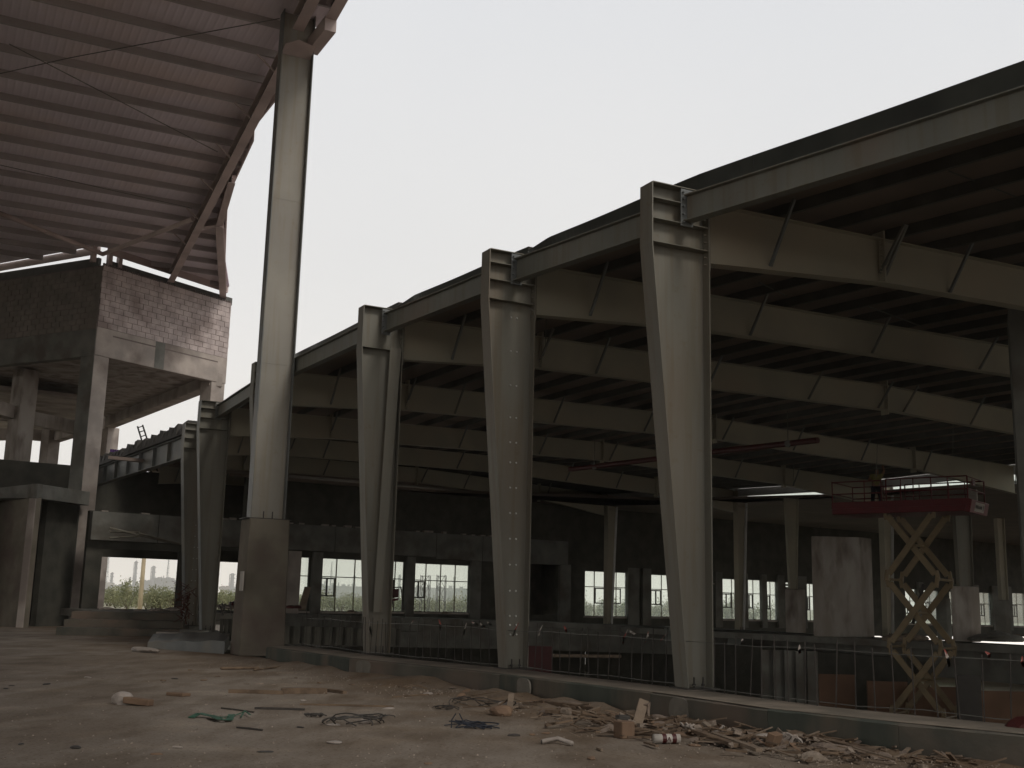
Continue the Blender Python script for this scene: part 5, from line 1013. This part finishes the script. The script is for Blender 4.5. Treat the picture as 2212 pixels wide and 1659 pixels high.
single(m.add(vs, fs), 'sheet_stack', 'steel_grey', 'pale grey stack of long metal sheets lying on the ground left of the concrete pier', 'metal sheets')
lump(313, 1409, .3, 'plast', 'plastic_bag', 'dusty plastic sheet bunched at the left end of the metal sheets', 'plastic sheet', .3, 70, (1.8, .7))
slab(487, 1386, 520, 1391, .9, .35, 'plast', 'wrapped_package', 'grey wrapped package between the metal sheets and the pier', 'package'); slab(452, 1381, 484, 1384, .1, .55, 'white', 'white_panel', 'white square panel propped at the foot of the left columns', 'panel')
slab(335, 1384, 384, 1386, .6, .3, 'conc', 'concrete_curb_block', 'low concrete slab edge behind the metal sheets, left part', 'concrete block'); slab(386, 1384, 450, 1386, .6, .38, 'conc_dk', 'concrete_curb_block', 'low concrete slab edge behind the metal sheets, right part', 'concrete block')
slab(172, 1366, 330, 1373, 1.2, .08, 'conc', 'pavement_slab', 'broken low paving slab edge between the building column and the metal sheets', 'paving slab'); slab(185, 1356, 400, 1361, 1.6, .12, 'conc_dk', 'pavement_slab', 'second low step of broken slab behind the first', 'paving slab')
slab(478, 1448 - 1, 561, 1446, .12, .06, 'wood', 'plank', 'dark short plank in front of the pier foot', 'plank'); slab(553, 1449, 640, 1438, .08, .04, 'wood', 'plank', 'thin plank leaning by the pier foot', 'plank')
lump(703, 1450 - 20, .16, 'stone', 'rubble_lump', 'round stone on the soil drift beside the kerb start', 'rubble', .7, 72); lump(868, 1438 + 14, .13, 'iron', 'dark_bag', 'small black bag against the upstand', 'bag', .6, 73, (1.4, .9))
# floor litter seen in the lit opening and by the windows
for i, (x, y, D_, r, m_) in enumerate(((232, 1316, 51, .3, 'plast'), (266, 1319, 51, .25, 'stone'), (300, 1320, 50, .2, 'plast'), (340, 1321, 50, .45, 'plast'), (372, 1318, 51, .35, 'plast'), (388, 1318, 51, .4, 'plast'), (492, 1312, 50, .4, 'plast'), (506, 1314, 50, .4, 'stone'), (628, 1312, 50, .3, 'pipe_red'), (640, 1312, 50, .3, 'pipe_red'), (760, 1322, 52, .3, 'stone'), (960, 1324, 56, .25, 'stone'))):
    p = PD(x, y, D_); me_l = lump(300, 1450, r * .7, m_, 'rubbish_pile', 'small pile of rubbish on the far floor, ' + ORD[i] + ' pile from the left', 'rubbish', .45, 200 + i, (1.5, 1), 'rubbish on the far floor'); me_l.location = p
# red spiky dry fronds at the left column foot and red item
m = MB(); rr = random.Random(9); c = PD(404, 1298, 44)
for k in range(70):
    a = c + V((rr.uniform(-.15, .15), rr.uniform(-.1, .1), rr.uniform(-.7, .5))); e_ = a + V((rr.uniform(-.75, .2), rr.uniform(-.3, .3), rr.uniform(-.25, .35))); m.bar(a, e_, .05, .012)
single(m, 'dry_fronds', 'dryleaf', 'spiky dark red dry fronds tied to the farthest left column', 'dry plant')
m = MB(); 
for (x0, y0, x1, y1) in ((474, 1306, 482, 1350 - 20), (479, 1302, 486, 1318), (486, 1304, 479, 1330), (497, 1300, 500, 1330), (514, 1300, 530, 1297), (517, 1302, 519, 1330)):
    m.tube([PD(x0, y0, 45), PD(x1, y1, 45)], .03, 5)
single(m, 'twisted_bars', 'iron', 'twisted dark bars in front of the lit opening beside the pier', 'steel bars')
o = lump(300, 1450, .45, 'red', 'red_tarpaulin', 'bright red crumpled tarpaulin outside the opening beside the pier', 'tarpaulin', .45, 81, (1.6, .8)); o.location = PD(512, 1307, 60)
# chair-like red frame by the window
cx = PD(850, 1318, 53); ch = thing('folded_chair', cx, 'dark red folded chair standing by the window behind the plated column', 'chair'); m = MB()
m.bar(cx + V((.0, 0, 0)), cx + V((-.15, 0, 1.0)), .05, .05); m.bar(cx + V((.45, 0, 0)), cx + V((.3, 0, 1.05)), .05, .05); m.bar(cx + V((-.15, 0, 1.0)), cx + V((.3, 0, 1.05)), .05, .05); m.build('frame', 'iron', ch); m = MB(); m.box(cx + V((-.1, -.05, .45)), (.3, 0, .05), (0, .25, 0), (0, 0, .05)); m.build('seat', 'pipe_red', ch); m = MB(); m.box(cx + V((-.05, .1, .75)), (.25, 0, .03), (0, .03, 0), (0, 0, .2)); m.build('backrest', 'pipe_red', ch)
# leaning boards at a window
for i, (x0, x1) in enumerate(((648, 662), (655, 668))):
    a, b = PD(x0, 1318, 55.5), PD(x1, 1268, 56); m = MB(); m.bar(a, b, .18, .05, V((0, 1, 0))); single(m, 'leaning_board', 'wood2', ('pale board leaning at the second window, left of the pair', 'pale board leaning at the second window, right of the pair')[i], 'board', 'boards leaning in the window')
# broken tiles hanging on the slab edge
for i, (x, y, D_) in enumerate(((1455, 1365, 60), (1590, 1372, 62))):
    m = MB()
    for k in range(9):
        p = PD(x - 14 + (k % 5) * 8, y + (k // 5) * 12, D_ * .97); m.box(p, (.09, 0, -.02), (0, .02, 0), (-.05 + .02 * k % 3, 0, .18))
    single(m, 'broken_panels', 'galv', ('shiny torn strips hanging from the slab edge left of the nearest tapered column', 'shiny torn strips hanging from the slab edge right of the nearest tapered column')[i], 'sheet scraps')
# rubble heap on the slab at right
for i, (x, y) in enumerate(((2140, 1380), (2160, 1376), (2183, 1381), (1975, 1378), (1938, 1380))):
    o = lump(300, 1450, .5, 'conc_dk' if i < 3 else 'stone', 'rubble_pile', 'heap of broken concrete on the far slab, ' + ORD[[2, 3, 4, 1, 0][i]] + ' heap from the left', 'rubble', .4, 90 + i, (1.5, 1), 'rubble heaps on the far slab'); o.location = PD(x, y, 49)
# roll at the lower right corner
o = lump(2218, 1640, .3, 'pipe_red', 'round_drum', 'dark rusty round object cut by the lower right corner', 'drum', 1.0, 95)
# ladder and purple sheet on the building behind
ld = MB(); a0, a1, b0, b1 = PD(297, 921, 64), PD(313, 974, 64), PD(308, 918, 64), PD(324, 968, 64); ld.tube([a0, a1, a1 + (a1 - a0)], .05, 6); ld.tube([b0, b1, b1 + (b1 - b0)], .05, 6)
L1 = single(ld, 'ladder', 'iron', 'dark ladder standing against the sky above the torn roofing', 'ladder'); m = MB()
for k in range(10): t = .05 + k * .19; m.tube([a0 + (a1 - a0) * t, b0 + (b1 - b0) * t], .03, 5)
m.build('rung', 'iron', L1)
pm = MB(); a, b = PD(238, 970, 72), PD(305, 976, 72)
for k in range(14):
    p, q = a.lerp(b, k / 14), a.lerp(b, (k + .8) / 14); pm.hexa([p - Z * .9, q - Z * .9, q - Z * .9 + V((0, .1, 0)), p - Z * .9 + V((0, .1, 0)), p, q, q + V((0, .1, 0)), p + V((0, .1, 0))])
single(pm, 'purple_cladding', 'purple', 'purple ribbed cladding sheet glimpsed beside the concrete column', 'cladding')
# scaffold outside the window
sc = thing('scaffold_tower', wall_pt(930, 1322) + WN * 3, 'light two-bay scaffold tower standing outside the wide window', 'scaffold'); m = MB()
for (x0, x1) in ((906, 924), (941, 959)):
    D_ = wall_pt(930, 1322).y + 3; a, b = PD(x0, 1324, D_), PD(x1, 1324, D_); ht = PD(x0, 1242, D_).z - a.z
    for k in range(2):
        for o in (0, 1.2):
            m.tube([a + V((0, o, 0)), a + V((0, o, ht))], .024, 5); m.tube([b + V((0, o, 0)), b + V((0, o, ht))], .024, 5)
    for fz in (.33, .66, .97): m.tube([a + Z * ht * fz, b + Z * ht * fz], .02, 5)
    for fz in (0, .33, .66): m.tube([a + Z * ht * fz, b + Z * ht * (fz + .33)], .015, 5); m.tube([b + Z * ht * fz, a + V((0, 1.2, ht * (fz + .33)))], .015, 5)
m.build('frame', 'iron', sc)
# ================================================================== outdoors: shrubs, pole, refinery in the haze
def leafclump(seed, rx, rz_, n):
    rr = random.Random(seed); m = MB(); cl = [V((rr.uniform(-rx, rx) * .8, rr.uniform(-rx, rx) * .5, rr.uniform(.25, .85) * rz_)) for _ in range(14)]
    for k in range(n):
        c = rr.choice(cl); p = c + V((rr.gauss(0, .3) * rx * .5, rr.gauss(0, .3) * rx * .5, rr.gauss(0, .28) * rz_ * .55)); p.z = max(.05, p.z); s = rr.uniform(.06, .14); a = V((rr.uniform(-1, 1), rr.uniform(-1, 1), rr.uniform(-.2, 1.4))).normalized() * s; b = a.cross(V((rr.uniform(-1, 1), rr.uniform(-1, 1), rr.uniform(-1, 1)))).normalized() * s * .45
        m.add([p - a, p + b, p + a, p - b], [(0, 1, 2, 3)])
    return m
rr = random.Random(5); xs = list(range(196, 540, 11)) + list(range(588, 1060, 15)) + list(range(1240, 1480, 24)) + list(range(1550, 1680, 26)); kinds = [leafclump(q, 1.6, 2.3, 1100) for q in range(4)]; crowd = MB(); stems = MB()
for i, x in enumerate(xs):
    D_ = rr.uniform(112, 138); p = PD(x + rr.uniform(-3, 3), 1300, D_); p.z = 0; k = rr.uniform(.75, 1.12); kz = k * rr.uniform(.75, 1.1); a = rr.random() * 6.28; ca, sa_ = math.cos(a) * k, math.sin(a) * k; q = kinds[i % 4]
    crowd.add([(p.x + v[0] * ca - v[1] * sa_, p.y + v[0] * sa_ + v[1] * ca, v[2] * kz) for v in q.v], q.f)
    for t in range(5): a2 = rr.random() * 6.28; stems.tube([p, p + V((math.cos(a2) * .4, math.sin(a2) * .3, .7)), p + V((math.cos(a2) * .9, math.sin(a2) * .6, 1.5))], [.05, .035, .015], 5)
cw = tag(crowd.build('shrubs', 'leaf'), 'dusty olive-green thicket of shrubs beyond the openings and windows', 'shrubs', None, 'stuff'); stems.build('stems', 'trunk', cw)['kind'] = 'stuff'
p = PD(302, 1314, 108); p.z = 0; m = MB(); m.tube([p, p + Z * 12], [.22, .13], 12); m.tube([p + Z * 12, p + Z * 12.3 + V((1.2, 0, 0))], .06, 6); single(m, 'lamp_pole', 'pole', 'tall pale pole standing among the shrubs in the left opening', 'pole', smooth=True)
RD = 3300.0
def rp(x, y, D_=RD): return PD(x, y, D_)
def vcol(x, yt, wpx, label, nm='process_tower', cat='tower', gal=True, D_=RD):
    b = rp(x, 1290, D_); b.z = 0; t = rp(x, yt, D_).z; r_ = wpx / 2 * D_ / F; m = MB(); m.tube([b, b + Z * (t * .55), b + Z * (t * .56), b + Z * t * .97, b + Z * t], [r_, r_, r_ * .85, r_ * .85, r_ * .4], 12)
    if gal:
        for k in range(5): z = t * (.25 + .17 * k); m.tube([b + Z * z, b + Z * (z + 2)], r_ * 1.35, 10)
        m.bar(b + V((-r_ * 1.3, 0, t * .1)), b + V((-r_ * 1.3, 0, t * .95)), r_ * .3, r_ * .3)
    return single(m, nm, 'plant', label, cat)
def mast(x, yt, label, wpx=2.2): 
    b = rp(x, 1290); b.z = 0; t = rp(x, yt).z; r_ = wpx / 2 * RD / F; m = MB()
    for k in range(3): a = k * 2.1; m.tube([b + V((math.cos(a), math.sin(a), 0)) * r_ * 4, b + V((math.cos(a), math.sin(a), 0)) * r_ * .5 + Z * t], r_ * .35, 5)
    m.tube([b, b + Z * t], r_ * .6, 6)
    for k in range(8): m.tube([b + Z * t * (k / 9 + .05), b + Z * (t * (k / 9 + .05) + 1.5)], r_ * (4 - 3.5 * k / 9), 6)
    single(m, 'flare_stack', 'plant', label, 'flare stack')
mast(227, 1190, 'tall thin flare stack at the far left of the skyline'); mast(358, 1192, 'tall thin flare stack at the right of the left opening'); mast(713, 1213, 'thin flare stack seen through the third window')
vcol(238, 1236, 5.5, 'hazy process tower right of the leftmost flare stack'); vcol(288, 1211, 6.5, 'tallest slim process tower with ladder in the left opening'); vcol(327, 1222, 8, 'broad pale process tower right of the lamp pole'); vcol(499, 1238, 9, 'twin-topped process tower seen beside the pier'); vcol(752, 1262, 4, 'short hazy tower seen through the third window'); vcol(764, 1243, 4.5, 'tall hazy tower seen through the third window'); vcol(862, 1241, 5, 'hazy tower seen in the narrow window strip'); vcol(981, 1245, 4.5, 'hazy tower seen in the wide window right of the scaffold'); vcol(942, 1278, 3, 'low hazy tower seen behind the scaffold')
for i, (x, y, w_) in enumerate(((254, 1262, 2.5), (262, 1266, 3), (270, 1262, 2.5), (243, 1258, 2), (278, 1246, 4), (293, 1256, 4), (279, 1262, 6), (345, 1245, 2), (350, 1243, 2), (353, 1250, 3), (384, 1242, 4), (378, 1252, 3), (700, 1255, 3), (730, 1258, 3), (508, 1262, 3))):
    vcol(x, y, w_, 'small hazy vessel or chimney of the distant refinery, ' + ORD[sorted((254, 262, 270, 243, 278, 293, 279, 345, 350, 353, 384, 378, 700, 730, 508)).index(x)] + ' from the left', 'process_vessel', 'vessel', False, RD * random.uniform(.95, 1.1))['group'] = 'small vessels of the distant refinery'
for i, (x0, x1, yt, lb_) in enumerate(((205, 246, 1263, 'long low hazy building at the left end of the skyline'), (300, 332, 1258, 'low hazy building behind the lamp pole'), (330, 376, 1252, 'large boxy hazy refinery building'), (376, 392, 1262, 'hazy refinery block at the right of the left opening'), (474, 500, 1271, 'pale sandy building seen beside the pier'), (500, 530, 1274, 'low hazy building right of the twin-topped tower'), (690, 800, 1266, 'low hazy works seen through the third window'), (895, 1012, 1270, 'low hazy works seen through the wide window'), (246, 300, 1268, 'low hazy works between the towers'))):
    a, b = rp(x0, 1290), rp(x1, 1290); a.z = b.z = 0; t = rp((x0 + x1) / 2, yt).z; m = MB(); m.hexa([a, b, b + V((0, 60, 0)), a + V((0, 60, 0)), a + Z * t, b + Z * t, b + V((0, 60, t)), a + V((0, 60, t))]); n = 5
    for k in range(n): q = a.lerp(b, (k + .3) / n); m.box(q + Z * (t + 2.5), (5, 0, 0), (0, 5, 0), (0, 0, 2.5 + 2 * (k % 2)))
    single(m, 'refinery_building', 'plant_w' if i in (0, 4) else 'plant', lb_, 'industrial building')
# pale apartment-like block seen in the rightmost windows
p = PD(2120, 1330, 220); p.z = 0; m = MB(); m.box(p + V((10, 6, 3.0)), (16, 0, 0), (0, 6, 0), (0, 0, 3.0)); m.box(p + V((6, 6, 6.5)), (6, 0, 0), (0, 5, 0), (0, 0, .5)); single(m, 'site_building', 'plant_w', 'pale low building seen through the rightmost windows', 'building')
# ================================================================== haze
hz = MB(); hz.box((0, 1800, 88), (4200, 0, 0), (0, 2600, 0), (0, 0, 94)); h = hz.build('haze', 'white'); hm_ = bpy.data.materials.new('haze_air'); hm_.use_nodes = True; n = hm_.node_tree.nodes; n.remove(n['Principled BSDF']); pv = n.new('ShaderNodeVolumePrincipled')
pv.inputs['Color'].default_value = (.93, .91, .87, 1); pv.inputs['Density'].default_value = .00022; pv.inputs['Anisotropy'].default_value = .2; hm_.node_tree.links.new(pv.outputs[0], n['Material Output'].inputs['Volume']); h.data.materials.clear(); h.data.materials.append(hm_); tag(h, 'pale dusty haze over the whole place', None, None, 'stuff')
for o in list(bpy.data.objects):
    if '_w' in o: del o['_w']
